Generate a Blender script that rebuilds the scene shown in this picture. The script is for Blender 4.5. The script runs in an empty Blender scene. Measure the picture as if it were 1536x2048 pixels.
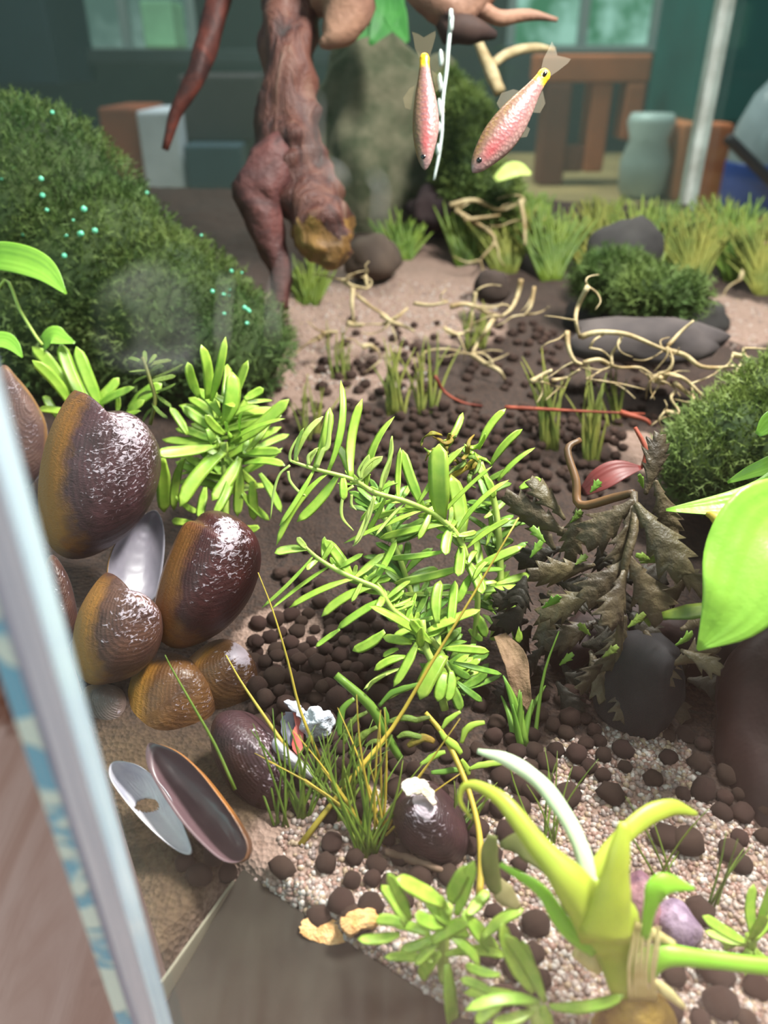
import bpy, bmesh, math, random
import numpy as np
from mathutils import Vector, Matrix, noise
random.seed(7); np.random.seed(7)
C = bpy.context.scene.collection
SC = bpy.context.scene
V = Vector
# ------------------------------------------------------------------ camera, world, lights, exposure (1 unit = 10 cm)
PITCH = math.radians(30.6); FPX = 1538.0; CAMZ = 1.5
cp, sp = math.cos(PITCH), math.sin(PITCH)
cam = bpy.data.cameras.new('camera'); camo = bpy.data.objects.new('camera', cam); C.objects.link(camo)
camo.location = (0, 0, CAMZ); camo.rotation_euler = (math.pi/2 - PITCH, 0, 0)
cam.sensor_fit = 'VERTICAL'; cam.sensor_height = 36; cam.lens = FPX/2048*36
cam.clip_start = 0.01; cam.clip_end = 200
cam.dof.use_dof = True; cam.dof.focus_distance = 1.98; cam.dof.aperture_fstop = 1.2
SC.camera = camo
w = bpy.data.worlds.new('world'); SC.world = w; w.use_nodes = True
bg = w.node_tree.nodes['Background']; bg.inputs[0].default_value = (0.80, 0.88, 0.95, 1); bg.inputs[1].default_value = 0.27
def area(name, loc, target, sx, sy, power, col):
    l = bpy.data.lights.new(name, 'AREA'); l.shape = 'RECTANGLE'; l.size = sx; l.size_y = sy; l.energy = power; l.color = col
    o = bpy.data.objects.new(name, l); C.objects.link(o); o.location = loc
    o.rotation_euler = (V(target)-V(loc)).to_track_quat('-Z', 'Y').to_euler(); return o
area('aquarium_lamp', (1.9, 2.3, 4.2), (0.2, 1.8, 0), 1.2, 0.5, 420, (1.0, 0.97, 0.92))
area('window_daylight', (-5.0, -3.0, 5.0), (0, 2, 0), 3.0, 3.0, 135, (0.93, 0.97, 1.0))
area('room_fill_light', (0, 11.5, 10), (0, 13, 0), 6, 4, 1400, (1.0, 0.96, 0.9))  # unseen fill light added to brighten the room behind the tank
SC.view_settings.view_transform = 'Standard'; SC.view_settings.look = 'None'
SC.view_settings.gamma = 1; SC.view_settings.use_curve_mapping = False
SC.view_settings.exposure = 0.5
# ------------------------------------------------------------------ helpers
def ray(px, py):
    u = (px-768)/FPX; v = (py-1024)/FPX
    return V((u, cp - v*sp, -sp - v*cp))
def P(px, py, d): return V((0, 0, CAMZ)) + ray(px, py)*d
def PY(px, py, Y):
    r = ray(px, py); return V((0, 0, CAMZ)) + r*(Y/r.y)
def flat(px, py, z=0.0):
    r = ray(px, py); return V((0, 0, CAMZ)) + r*((z-CAMZ)/r.z)
def sm(a, b, x):
    t = min(1, max(0, (x-a)/(b-a))); return t*t*(3-2*t)
FA, FB, FC = flat(470, 1762, -.03), flat(905, 2050, -.03), flat(318, 1975, -.03)   # bare corner of the base: apex, along the front, along the side
def sdl(x, y, a, b):      # signed distance to line a-b in plan
    dx, dy = b.x-a.x, b.y-a.y; L = math.hypot(dx, dy)
    return ((x-a.x)*dy - (y-a.y)*dx)/L
s_front = 1 if sdl(FA.x+.1, FA.y+.6, FA, FB) > 0 else -1
s_side = 1 if sdl(FA.x-.5, FA.y, FA, FC) > 0 else -1
def terr(x, y):
    z = .13*max(0, y-2.3) + .03*math.sin(x*2.1+.6)*sm(1.2, 2, y)
    z += .10*sm(-.35, -.8, x)*sm(1.2, 1.7, y)
    z += .030*noise.noise(V((x*3, y*3, 1.7))) + .012*noise.noise(V((x*11, y*11, 4.7)))
    a = s_front*sdl(x, y, FA, FB); b = s_side*sdl(x, y, FA, FC)
    e = max(a, b)
    return z*sm(0, .15, e) - .16*(1-sm(-.05, .06, e))
def G(px, py, dz=0.0):
    r = ray(px, py); o = V((0, 0, CAMZ)); t = .9
    for i in range(400):
        p = o + r*t
        if p.z < terr(p.x, p.y): break
        t += .012*(1+t*.25)
    lo, hi = t-.03*(1+t*.25), t
    for i in range(14):
        m = (lo+hi)/2; p = o+r*m
        if p.z < terr(p.x, p.y): hi = m
        else: lo = m
    p = o+r*hi; p.z += dz
    return p
def gdep(px, py):
    p = G(px, py); return p.y*cp + (CAMZ-p.z)*sp
def lin(c):
    return tuple(((x/255)/12.92 if x/255 <= .04045 else ((x/255+.055)/1.055)**2.4) for x in c)
def props(o, label=None, cat=None, group=None, kind=None):
    for k, v in (('label', label), ('category', cat), ('group', group), ('kind', kind)):
        if v: o[k] = v
    return o
def empty(name, loc, label, cat, group=None):
    o = bpy.data.objects.new(name, None); C.objects.link(o); o.location = loc; o.empty_display_size = .05
    return props(o, label, cat, group)
def link(name, me, parent=None, m=None, smooth=True):
    if m is not None:
        for mm in (m if isinstance(m, (list, tuple)) else [m]):
            me.materials.append(mm)
    if smooth: me.polygons.foreach_set('use_smooth', [True]*len(me.polygons))
    o = bpy.data.objects.new(name, me); C.objects.link(o)
    if parent is not None:
        o.parent = parent; o.matrix_parent_inverse = Matrix.Translation(parent.location).inverted() if parent.parent is None else Matrix()
        if parent.parent is not None:
            o.matrix_parent_inverse = (Matrix.Translation(parent.parent.location) @ parent.matrix_parent_inverse @ parent.matrix_basis).inverted()
    return o
def mesh(name, vs, fs):
    me = bpy.data.meshes.new(name); me.from_pydata([tuple(v) for v in vs], [], fs); me.update(); return me
def catmull(pts, n, closed=False):
    pts = [np.array(p, float) for p in pts]; out = []
    k = len(pts); segs = k if closed else k-1
    for i in range(segs):
        p0 = pts[(i-1) % k] if closed or i > 0 else 2*pts[0]-pts[1]
        p1 = pts[i]; p2 = pts[(i+1) % k]
        p3 = pts[(i+2) % k] if closed or i < k-2 else 2*pts[-1]-pts[-2]
        for j in range(n):
            t = j/n
            out.append(.5*((2*p1)+(-p0+p2)*t+(2*p0-5*p1+4*p2-p3)*t*t+(-p0+3*p1-3*p2+p3)*t**3))
    if not closed: out.append(pts[-1])
    return out
def sweep(pts, rw, rt=None, n=8, hint=(0, -.6, .8), sub=4, lump=0, seed=0.0, name='sweep'):
    """tube or flat ribbon through world points; rw/rt = half width / half thickness per point"""
    rt = rt or rw
    if sub > 1:
        d = catmull([list(p)+[a, b] for p, a, b in zip(pts, rw, rt)], sub)
    else: d = [list(p)+[a, b] for p, a, b in zip(pts, rw, rt)]
    vs, fs = [], []; hint = V(hint)
    m = len(d)
    for i, q in enumerate(d):
        p = V(q[:3]); a = V(d[max(0, i-1)][:3]); b = V(d[min(m-1, i+1)][:3]); t = (b-a).normalized()
        x = t.cross(hint)
        if x.length < 1e-3: x = t.cross(V((1, .1, 0)))
        x.normalize(); y = x.cross(t).normalized()
        for k in range(n):
            an = 2*math.pi*k/n; c, s = math.cos(an), math.sin(an)
            f = 1
            if lump: f = 1 + lump*noise.noise(V((c*1.3+seed, s*1.3, i*.35+seed)))
            vs.append(p + x*(c*max(q[3], 1e-4)*f) + y*(s*max(q[4], 1e-4)*f))
    for i in range(m-1):
        for k in range(n):
            fs.append((i*n+k, i*n+(k+1) % n, (i+1)*n+(k+1) % n, (i+1)*n+k))
    fs.append(tuple(range(n-1, -1, -1))); fs.append(tuple((m-1)*n+k for k in range(n)))
    return vs, fs
def tube(name, pts, r, m, parent=None, **kw):
    vs, fs = sweep(pts, r, **kw); return link(name, mesh(name, vs, fs), parent, m)
def boxmesh(name, lo, hi, bev=0.01):
    bm = bmesh.new(); bmesh.ops.create_cube(bm, size=1)
    lo, hi = V(lo), V(hi)
    for v in bm.verts: v.co = V((lo[i]+(v.co[i]+.5)*(hi[i]-lo[i]) for i in range(3)))
    if bev: bmesh.ops.bevel(bm, geom=list(bm.edges), offset=bev, segments=2, affect='EDGES', profile=.5)
    me = bpy.data.meshes.new(name); bm.to_mesh(me); bm.free(); return me
def box(name, lo, hi, m, parent=None, bev=0.01): return link(name, boxmesh(name, lo, hi, bev), parent, m, False)
class Soup:
    def __init__(s): s.v = []; s.f = []
    def add(s, vs, fs):
        o = len(s.v); s.v += [tuple(v) for v in vs]; s.f += [tuple(i+o for i in f) for f in fs]
    def make(s, name, m, parent=None): return link(name, mesh(name, s.v, s.f), parent, m)
def lump(name, p, r, m, label, cat, seed, parent=None, sub=3, amp=.25, rot=0):
    bm = bmesh.new(); bmesh.ops.create_icosphere(bm, subdivisions=sub, radius=1)
    for v in bm.verts:
        v.co *= 1+amp*noise.noise(v.co*1.3+V((seed, 0, 0)))+amp*.4*noise.noise(v.co*3.5+V((0, seed, 0)))
        v.co = Matrix.Rotation(rot, 3, 'Z') @ V((v.co.x*r[0], v.co.y*r[1], v.co.z*r[2])) + p
    me = bpy.data.meshes.new(name); bm.to_mesh(me); bm.free(); o = link(name, me, parent, m)
    return props(o, label, cat) if label else o
# ------------------------------------------------------------------ materials
def nt(name):
    m = bpy.data.materials.new(name); m.use_nodes = True; t = m.node_tree
    for n in list(t.nodes): t.nodes.remove(n)
    out = t.nodes.new('ShaderNodeOutputMaterial'); return m, t, out
def N(t, typ, **k):
    n = t.nodes.new('ShaderNode'+typ)
    for a, b in k.items():
        if a.startswith('i_'): n.inputs[a[2:].replace('_', ' ')].default_value = b
        else: setattr(n, a, b)
    return n
def mixc(t, f, a, b, bt='MIX'):
    n = t.nodes.new('ShaderNodeMix'); n.data_type = 'RGBA'; n.blend_type = bt
    for s, x in ((0, f), (6, a), (7, b)):
        if hasattr(x, 'links') or hasattr(x, 'is_linked'): t.links.new(x, n.inputs[s])
        elif s == 0: n.inputs[0].default_value = x
        else: n.inputs[s].default_value = (*x[:3], 1)
    return n.outputs[2]
def ramp(t, x, stops, cols=None):
    n = t.nodes.new('ShaderNodeValToRGB'); e = n.color_ramp.elements
    while len(e) < len(stops): e.new(.5)
    for i, (p, c) in enumerate(stops):
        e[i].position = p; e[i].color = (*c[:3], 1) if hasattr(c, '__len__') else (c, c, c, 1)
    t.links.new(x, n.inputs[0]); return n.outputs[0]
def tex(t, kind, scale, coord='Object', detail=4, rough=.6, dist=0, stretch=None):
    tc = N(t, 'TexCoord'); src = tc.outputs[coord]
    if stretch:
        mp = N(t, 'Mapping'); mp.inputs['Scale'].default_value = stretch; t.links.new(src, mp.inputs[0]); src = mp.outputs[0]
    if kind == 'noise':
        n = N(t, 'TexNoise', i_Scale=scale, i_Detail=detail, i_Roughness=rough, i_Distortion=dist); t.links.new(src, n.inputs['Vector']); return n.outputs[0]
    if kind == 'wave':
        n = N(t, 'TexWave', i_Scale=scale, i_Distortion=dist, i_Detail=detail); t.links.new(src, n.inputs['Vector']); return n.outputs[1]
    n = N(t, 'TexVoronoi', i_Scale=scale); t.links.new(src, n.inputs['Vector']); return n.outputs[0]
def bump(t, h, strength, dist=.02):
    b = N(t, 'Bump', i_Strength=strength, i_Distance=dist); t.links.new(h, b.inputs['Height']); return b.outputs[0]
def principled(name, c1, c2=None, scale=10, rough=.5, spec=.5, bmp=0, bscale=None, trans=0, coat=0, obvar=0, stretch=None, lo=.35, hi=.65, dist=0, metallic=0):
    m, t, out = nt(name); b = N(t, 'BsdfPrincipled', i_Roughness=rough, i_Metallic=metallic)
    b.inputs['Specular IOR Level'].default_value = spec; b.inputs['Coat Weight'].default_value = coat
    c1 = lin(c1); col = None
    if c2:
        f = ramp(t, tex(t, 'noise', scale, stretch=stretch, dist=dist), [(lo, 0), (hi, 1)]); col = mixc(t, f, c1, lin(c2))
    if obvar:
        oi = N(t, 'ObjectInfo'); hs = N(t, 'HueSaturation')
        mr = N(t, 'MapRange'); mr.inputs[3].default_value = 1-obvar; mr.inputs[4].default_value = 1+obvar*.6
        t.links.new(oi.outputs['Random'], mr.inputs[0]); t.links.new(mr.outputs[0], hs.inputs['Value'])
        mr2 = N(t, 'MapRange'); mr2.inputs[3].default_value = .5-obvar*.06; mr2.inputs[4].default_value = .5+obvar*.04
        mu = N(t, 'Math', operation='FRACT'); mm = N(t, 'Math', operation='MULTIPLY'); mm.inputs[1].default_value = 7.31
        t.links.new(oi.outputs['Random'], mm.inputs[0]); t.links.new(mm.outputs[0], mu.inputs[0]); t.links.new(mu.outputs[0], mr2.inputs[0])
        t.links.new(mr2.outputs[0], hs.inputs['Hue'])
        if col is not None: t.links.new(col, hs.inputs['Color'])
        else: hs.inputs['Color'].default_value = (*c1, 1)
        col = hs.outputs[0]
    if col is not None: t.links.new(col, b.inputs['Base Color'])
    else: b.inputs['Base Color'].default_value = (*c1, 1)
    nrm = None
    if bmp:
        nrm = bump(t, tex(t, 'noise', bscale or scale*3, stretch=stretch), bmp); t.links.new(nrm, b.inputs['Normal'])
    sh = b.outputs[0]
    if trans:
        tr = N(t, 'BsdfTranslucent'); ms = N(t, 'MixShader'); ms.inputs[0].default_value = trans
        if col is not None: t.links.new(col, tr.inputs[0])
        else: tr.inputs[0].default_value = (*c1, 1)
        t.links.new(sh, ms.inputs[1]); t.links.new(tr.outputs[0], ms.inputs[2]); sh = ms.outputs[0]
    t.links.new(sh, out.inputs[0]); return m
def glass(name, tint, ior=1.25, film=0.0, filmcol=(1, 1, 1), rough=0.0):
    m, t, out = nt(name)
    tr = N(t, 'BsdfTransparent'); tr.inputs[0].default_value = (*tint, 1)
    gl = N(t, 'BsdfGlossy', i_Roughness=rough); lw = N(t, 'LayerWeight'); ms = N(t, 'MixShader'); pw = N(t, 'Math', operation='POWER'); pw.inputs[1].default_value = 5
    fr = N(t, 'Math', operation='MULTIPLY_ADD'); f0 = ((ior-1)/(ior+1))**2; fr.inputs[1].default_value = 1-f0; fr.inputs[2].default_value = f0
    t.links.new(lw.outputs['Facing'], pw.inputs[0]); t.links.new(pw.outputs[0], fr.inputs[0]); t.links.new(fr.outputs[0], ms.inputs[0]); t.links.new(tr.outputs[0], ms.inputs[1]); t.links.new(gl.outputs[0], ms.inputs[2])
    sh = ms.outputs[0]
    if film:
        df = N(t, 'BsdfTranslucent'); df.inputs[0].default_value = (*filmcol, 1); d2 = N(t, 'BsdfDiffuse'); d2.inputs[0].default_value = (*filmcol, 1)
        a = N(t, 'AddShader'); t.links.new(df.outputs[0], a.inputs[0]); t.links.new(d2.outputs[0], a.inputs[1])
        m2 = N(t, 'MixShader'); m2.inputs[0].default_value = film
        t.links.new(sh, m2.inputs[1]); t.links.new(d2.outputs[0], m2.inputs[2]); sh = m2.outputs[0]
    t.links.new(sh, out.inputs[0]); return m
def emit(name, c1, c2, scale, strength, stretch=None):
    m, t, out = nt(name); e = N(t, 'Emission'); e.inputs[1].default_value = strength
    f = ramp(t, tex(t, 'noise', scale, stretch=stretch), [(.4, 0), (.6, 1)])
    t.links.new(mixc(t, f, lin(c1), lin(c2)), e.inputs[0]); t.links.new(e.outputs[0], out.inputs[0]); return m

M_leaf = principled('stem_leaf', (186, 216, 88), (156, 200, 70), 5, .38, .5, trans=.3, obvar=.16)
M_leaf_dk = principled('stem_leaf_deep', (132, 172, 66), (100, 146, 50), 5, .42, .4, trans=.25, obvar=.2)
M_leaf_y = principled('stem_leaf_young', (214, 230, 140), (190, 214, 104), 6, .45, .4, trans=.35, obvar=.1)
M_dead = principled('decayed_leaf', (160, 130, 50), (110, 120, 40), 14, .6, .3, trans=.2, obvar=.2, bmp=.3)
M_eaten = principled('eaten_leaf', (120, 150, 60), (88, 100, 40), 18, .55, .3, trans=.2, obvar=.2, bmp=.3)
M_stem = principled('green_stem', (190, 208, 110), (150, 176, 72), 8, .45, .4)
M_stem_dk = principled('olive_stem', (110, 110, 45), (75, 80, 30), 8, .5, .3)
M_blade = principled('grass_blade', (128, 148, 52), (88, 118, 42), 5, .5, .4, trans=.2, obvar=.25)
M_blade_y = principled('yellow_blade', (196, 168, 62), (160, 140, 50), 6, .5, .4)
M_bgrass = principled('far_grass', (146, 144, 66), (98, 112, 46), 6, .6, .3, trans=.2)
M_big = principled('broad_leaf', (160, 208, 78), (136, 194, 64), 3, .35, .5, trans=.3, bmp=.25, bscale=9)
M_bronze = principled('bronze_leaf', (104, 92, 64), (70, 60, 44), 8, .5, .45, trans=.15, bmp=.5, bscale=24, obvar=.25)
M_pet = principled('petiole', (186, 196, 66), (160, 180, 60), 6, .4, .4, trans=.15)
M_petw = principled('bleached_petiole', (225, 236, 205), (200, 225, 180), 6, .4, .4, trans=.2)
M_petg = principled('green_petiole', (135, 195, 45), (150, 205, 60), 6, .4, .4, trans=.15)
M_fibre = principled('cream_fibre', (215, 200, 140), (180, 160, 90), 9, .6, .3, bmp=.3)
M_old = principled('withered_leaf', (140, 140, 85), (110, 125, 60), 9, .6, .3, trans=.4)
M_root = principled('pale_root', (196, 178, 138), (140, 116, 78), 9, .6, .3, bmp=.3)
M_moss = principled('moss_strand', (104, 120, 62), (70, 96, 50), 2, .6, .2, trans=.2)
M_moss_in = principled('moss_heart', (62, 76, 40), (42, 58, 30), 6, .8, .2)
M_mossb = principled('bright_moss', (112, 128, 62), (80, 104, 52), 3, .6, .3, trans=.2)
M_bubble = principled('oxygen_bubble', (120, 220, 180), None, rough=.05, spec=1)
M_wood = principled('driftwood', (100, 48, 38), (50, 26, 24), 6, .6, .3, bmp=.6, bscale=14, dist=1)
M_woody = principled('driftwood_tip', (150, 112, 52), (108, 72, 34), 4, .6, .3, bmp=.5, bscale=14)
M_woodp = principled('driftwood_pink', (150, 112, 92), (105, 74, 62), 4, .6, .3, bmp=.5, bscale=14)
M_twig = principled('red_twig', (150, 70, 48), (96, 40, 32), 6, .6, .3, bmp=.3)
M_pellet = principled('soil_pellet', (70, 51, 43), (48, 34, 29), 22, .85, .25, bmp=.5, bscale=90, obvar=.2)
M_rock = principled('grey_rock', (112, 108, 88), (72, 78, 58), 5, .9, .15, bmp=.6, bscale=14)
M_darkwood = principled('dark_bark', (48, 28, 26), (28, 17, 17), 5, .6, .25, bmp=.5, bscale=7, stretch=(1, 1, .35))
M_floor = None
# ------------------------------------------------------------------ setting: wooden floor, back wall, windows
m, t, out = nt('floor_wood'); b = N(t, 'BsdfPrincipled', i_Roughness=.45)
f = ramp(t, tex(t, 'noise', 1.1, stretch=(4.5, .7, 1), dist=1.2, detail=6), [(.35, 0), (.65, 1)])
f2 = ramp(t, tex(t, 'noise', 1.2, dist=.5), [(.62, 0), (.75, 1)])
c = mixc(t, f, lin((242, 204, 188)), lin((218, 172, 152))); c = mixc(t, f2, c, lin((150, 90, 62)))
t.links.new(c, b.inputs['Base Color']); t.links.new(b.outputs[0], out.inputs[0]); M_floor = m
props(box('floor', (-30, -20, -1.5), (30, 42, -1.3), M_floor, bev=0), 'pinkish brown wooden floor with long wavy grain', kind='structure')
M_wall = principled('wall_paint', (54, 58, 56), (40, 44, 46), .3, .9, .2)
WY = 26.0
def hole_wall(name, Y, x0, x1, z0, z1, holes, m):
    xs = sorted({x0, x1, *[h[0] for h in holes], *[h[1] for h in holes]}); zs = sorted({z0, z1, *[h[2] for h in holes], *[h[3] for h in holes]})
    s = Soup()
    for i in range(len(xs)-1):
        for j in range(len(zs)-1):
            cx, cz = (xs[i]+xs[i+1])/2, (zs[j]+zs[j+1])/2
            if any(h[0] < cx < h[1] and h[2] < cz < h[3] for h in holes): continue
            a = [(xs[i], Y, zs[j]), (xs[i+1], Y, zs[j]), (xs[i+1], Y, zs[j+1]), (xs[i], Y, zs[j+1])]
            bq = [(p[0], Y+.5, p[2]) for p in a]
            s.add(a+bq, [(0, 1, 2, 3), (7, 6, 5, 4), (0, 4, 5, 1), (1, 5, 6, 2), (2, 6, 7, 3), (3, 7, 4, 0)])
    return props(link(name, mesh(name, s.v, s.f), None, m, False), kind='structure')
def wp(px, py): return PY(px, py, WY)
holes = []
for (a, b_, c_, d_) in ((120, 362, -160, 96), (1020, 1345, -160, 92)):
    p, q = wp(a, d_), wp(b_, c_); holes.append((p.x, q.x, p.z, q.z))
props(hole_wall('wall_back', WY, -30, 30, -1.4, 14, holes, M_wall), 'dim blue grey room wall far behind the aquarium', kind='structure')
M_frame = principled('window_frame', (150, 160, 158), None, rough=.5)
for k, h in enumerate(holes):
    me = emit('daylight_garden_%d' % k, (70, 130, 95) if k else (92, 110, 104), (185, 220, 205) if k else (150, 165, 158), .8 if k else .5, .8)
    wo = props(box('window_%d' % (k+1), (h[0], WY+.35, h[2]), (h[1], WY+.42, h[3]), me, bev=0), 'bright garden window at far right' if k else 'grey daylight window at far left', kind='structure')
    for q in range(3):
        x = h[0]+(h[1]-h[0])*q/2
        box('window_frame', (x-.12, WY-.05, h[2]), (x+.12, WY+.34, h[3]), M_frame, wo, .02)
    box('window_sill', (h[0]-.2, WY-.35, h[2]-.15), (h[1]+.2, WY+.34, h[2]+.02), M_frame, wo, .02)
# ------------------------------------------------------------------ aquarium
TAN = math.tan(math.radians(29.0)); X0, Y0 = -.338, .64
TK = [V((X0, Y0, 0)), V((X0-TAN*(6.5-Y0), 6.5, 0)), V((2.40, 6.5, 0)), V((2.95, Y0, 0))]
ZB, ZT = -.2, 3.1
aq = empty('aquarium', (1.0, 3.0, ZB), 'large glass aquarium with silvery polished front corner, filled with plants and gravel', 'aquarium')
M_pane = glass('clear_pane', (.985, 1, .995), 1.2)
M_pane_l = glass('side_pane', (.72, .90, .88), 1.3, .25, lin((150, 180, 178)))
M_pane_b = glass('back_pane', (.80, .90, .88), 1.2, .10, lin((120, 140, 130)))  # diffuse film paints haze over what lies behind the tank
def pane(name, a, b_, th, m, z0=ZB, z1=ZT, out=None):
    d = (b_-a).normalized(); nrm = V((d.y, -d.x, 0))*th
    vs = [a, b_, b_+nrm, a+nrm]; vs = [V((p.x, p.y, z)) for z in (z0, z1) for p in vs]
    return link(name, mesh(name, vs, [(3, 2, 1, 0), (4, 5, 6, 7), (0, 1, 5, 4), (1, 2, 6, 5), (2, 3, 7, 6), (3, 0, 4, 7)]), aq, m, False)
fp = pane('front_pane', V((X0, Y0, 0)), TK[3], .04, M_pane)
M_edge = principled('polished_glass_edge', (206, 220, 230), (160, 178, 196), 3, .18, .8, stretch=(20, 20, .6), lo=.3, hi=.7)
M_edge2 = principled('glass_edge_seam', (120, 132, 156), (150, 162, 182), 4, .3, .6, stretch=(1, 1, .5))
pe = box('polished_edge', (X0-.030, .597, ZB), (X0, .645, ZT), M_edge, aq, .004); pe['label'] = 'silvery polished glass corner edge'
box('edge_seam', (X0-.040, .602, ZB), (X0-.0305, .645, ZT), M_edge2, aq, .002)
m, t, out = nt('silicone_seal'); b = N(t, 'BsdfPrincipled', i_Roughness=.25); b.inputs['Specular IOR Level'].default_value = .7
f = ramp(t, tex(t, 'noise', 22, stretch=(.5, .5, 1), dist=.8, detail=2), [(.44, 0), (.52, 1)])
c = mixc(t, f, lin((96, 176, 204)), lin((200, 232, 222))); t.links.new(c, b.inputs['Base Color'])
t.links.new(bump(t, f, .5, .004), b.inputs['Normal']); t.links.new(b.outputs[0], out.inputs[0]); M_sil = m
so = box('silicone_seal', (X0-.066, .606, ZB), (X0-.041, .66, 1.06), M_sil, aq, .003); so['label'] = 'blotchy teal silicone seal along the corner'
box('seal_bead', (X0-.069, .604, 1.06), (X0-.041, .66, ZT), principled('upper_seal', (160, 194, 190), (196, 220, 216), 6, .3, .6), aq, .003)
pane('left_pane', V((X0-.03, Y0+.02, 0)), TK[1], -.04, M_pane_l)
pane('back_pane', TK[1], TK[2], -.04, M_pane_b)
pane('right_pane', TK[3], TK[2], .04, glass('right_pane', (.9, .95, .94), 1.2))
k1 = TK[2]
be = box('back_edge', (k1.x-.05, 6.43, ZB), (k1.x+.06, 6.56, ZT), principled('white_edge', (205, 212, 205), (150, 150, 140), 5, .4, .6, stretch=(1, 1, .7)), aq, .01); be['label'] = 'whitish far corner edge'
# base panel: bare dusty glass bottom at the front corner, its edge line painting a reflection
m, t, out = nt('dusty_base'); b = N(t, 'BsdfPrincipled', i_Roughness=.85); b.inputs['Specular IOR Level'].default_value = .15
f = tex(t, 'noise', 9, stretch=(1, 1, 1), detail=6); f2 = tex(t, 'noise', 40, stretch=(1.2, .12, 1), detail=3)
c = mixc(t, ramp(t, f, [(.3, 0), (.7, 1)]), lin((50, 47, 40)), lin((36, 33, 28))); c = mixc(t, ramp(t, f2, [(.45, 0), (.8, .4)]), c, lin((62, 60, 53)))
t.links.new(c, b.inputs['Base Color']); t.links.new(b.outputs[0], out.inputs[0]); M_base = m
def prism(name, poly, z0, z1, m, parent, bev=.004):
    bm = bmesh.new(); lo = [bm.verts.new((p[0], p[1], z0)) for p in poly]; hi = [bm.verts.new((p[0], p[1], z1)) for p in poly]
    n = len(poly); bm.faces.new(hi); bm.faces.new(lo[::-1])
    for i in range(n): bm.faces.new((lo[i], lo[(i+1) % n], hi[(i+1) % n], hi[i]))
    bmesh.ops.recalc_face_normals(bm, faces=bm.faces)
    if bev: bmesh.ops.bevel(bm, geom=list(bm.edges), offset=bev, segments=2, affect='EDGES')
    me = bpy.data.meshes.new(name); bm.to_mesh(me); bm.free(); return link(name, me, parent, m, False)
AP = V((FA.x, FA.y)); ap2 = AP + V((.02, .09))
bp = prism('base_panel', [(FC.x+(FC.x-FA.x)*.25, .655), (2.2, .655), (FB.x+.12, FB.y+.1), (FA.x+.02, FA.y+.06), (FA.x, FA.y)], -.09, -.03, M_base, aq); bp['label'] = 'bare dusty grey glass base ending at a painted reflection line in the front corner'
dx = (FC-FA)
prism('painted_reflection_line', [(FA.x, FA.y), (FC.x, FC.y), (FC.x-.005, FC.y+.002), (FA.x-.005, FA.y+.002)], -.09, -.027, principled('reflection_line', (140, 134, 116), None, rough=.4), aq, .002)  # pale strip standing in for a reflection line in the glass
# scratches and fibres on the front pane
M_scr = principled('scratch', (215, 220, 215), None, rough=.3, spec=.8)
def on_pane(px, py): return PY(px, py, .592)
for pts in ([(632, 198), (630, 262), (627, 328)], [(574, 522), (556, 566), (548, 600), (545, 678)], [(748, 352), (762, 378), (760, 420), (758, 450)], [(452, 560), (446, 640), (444, 690)], [(655, 332), (676, 346), (684, 364)]):
    tube('scratch', [on_pane(*p) for p in pts], [.0009, .0013, .0013, .0009][:len(pts)], M_scr, fp, n=5, sub=4)
def haze_patch():  # thin white patch painting a soft reflection on the front pane
    m, t, out = nt('painted_haze'); tr = N(t, 'BsdfTransparent'); d = N(t, 'BsdfDiffuse'); d.inputs[0].default_value = (.85, .9, .9, 1); ms = N(t, 'MixShader')
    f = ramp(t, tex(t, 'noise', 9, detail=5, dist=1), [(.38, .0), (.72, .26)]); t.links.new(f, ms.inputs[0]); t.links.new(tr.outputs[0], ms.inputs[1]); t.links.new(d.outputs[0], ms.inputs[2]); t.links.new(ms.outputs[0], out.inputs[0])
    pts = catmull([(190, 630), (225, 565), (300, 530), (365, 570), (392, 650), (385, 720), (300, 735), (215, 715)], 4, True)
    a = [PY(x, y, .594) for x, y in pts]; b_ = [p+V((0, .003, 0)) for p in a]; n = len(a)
    o = link('painted_haze', mesh('painted_haze', a+b_, [tuple(range(n)), tuple(range(2*n-1, n-1, -1))]+[(k, n+k, n+(k+1) % n, (k+1) % n) for k in range(n)]), fp, m, False); o['label'] = 'whitish painted reflection haze on the front glass'
haze_patch()
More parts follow.
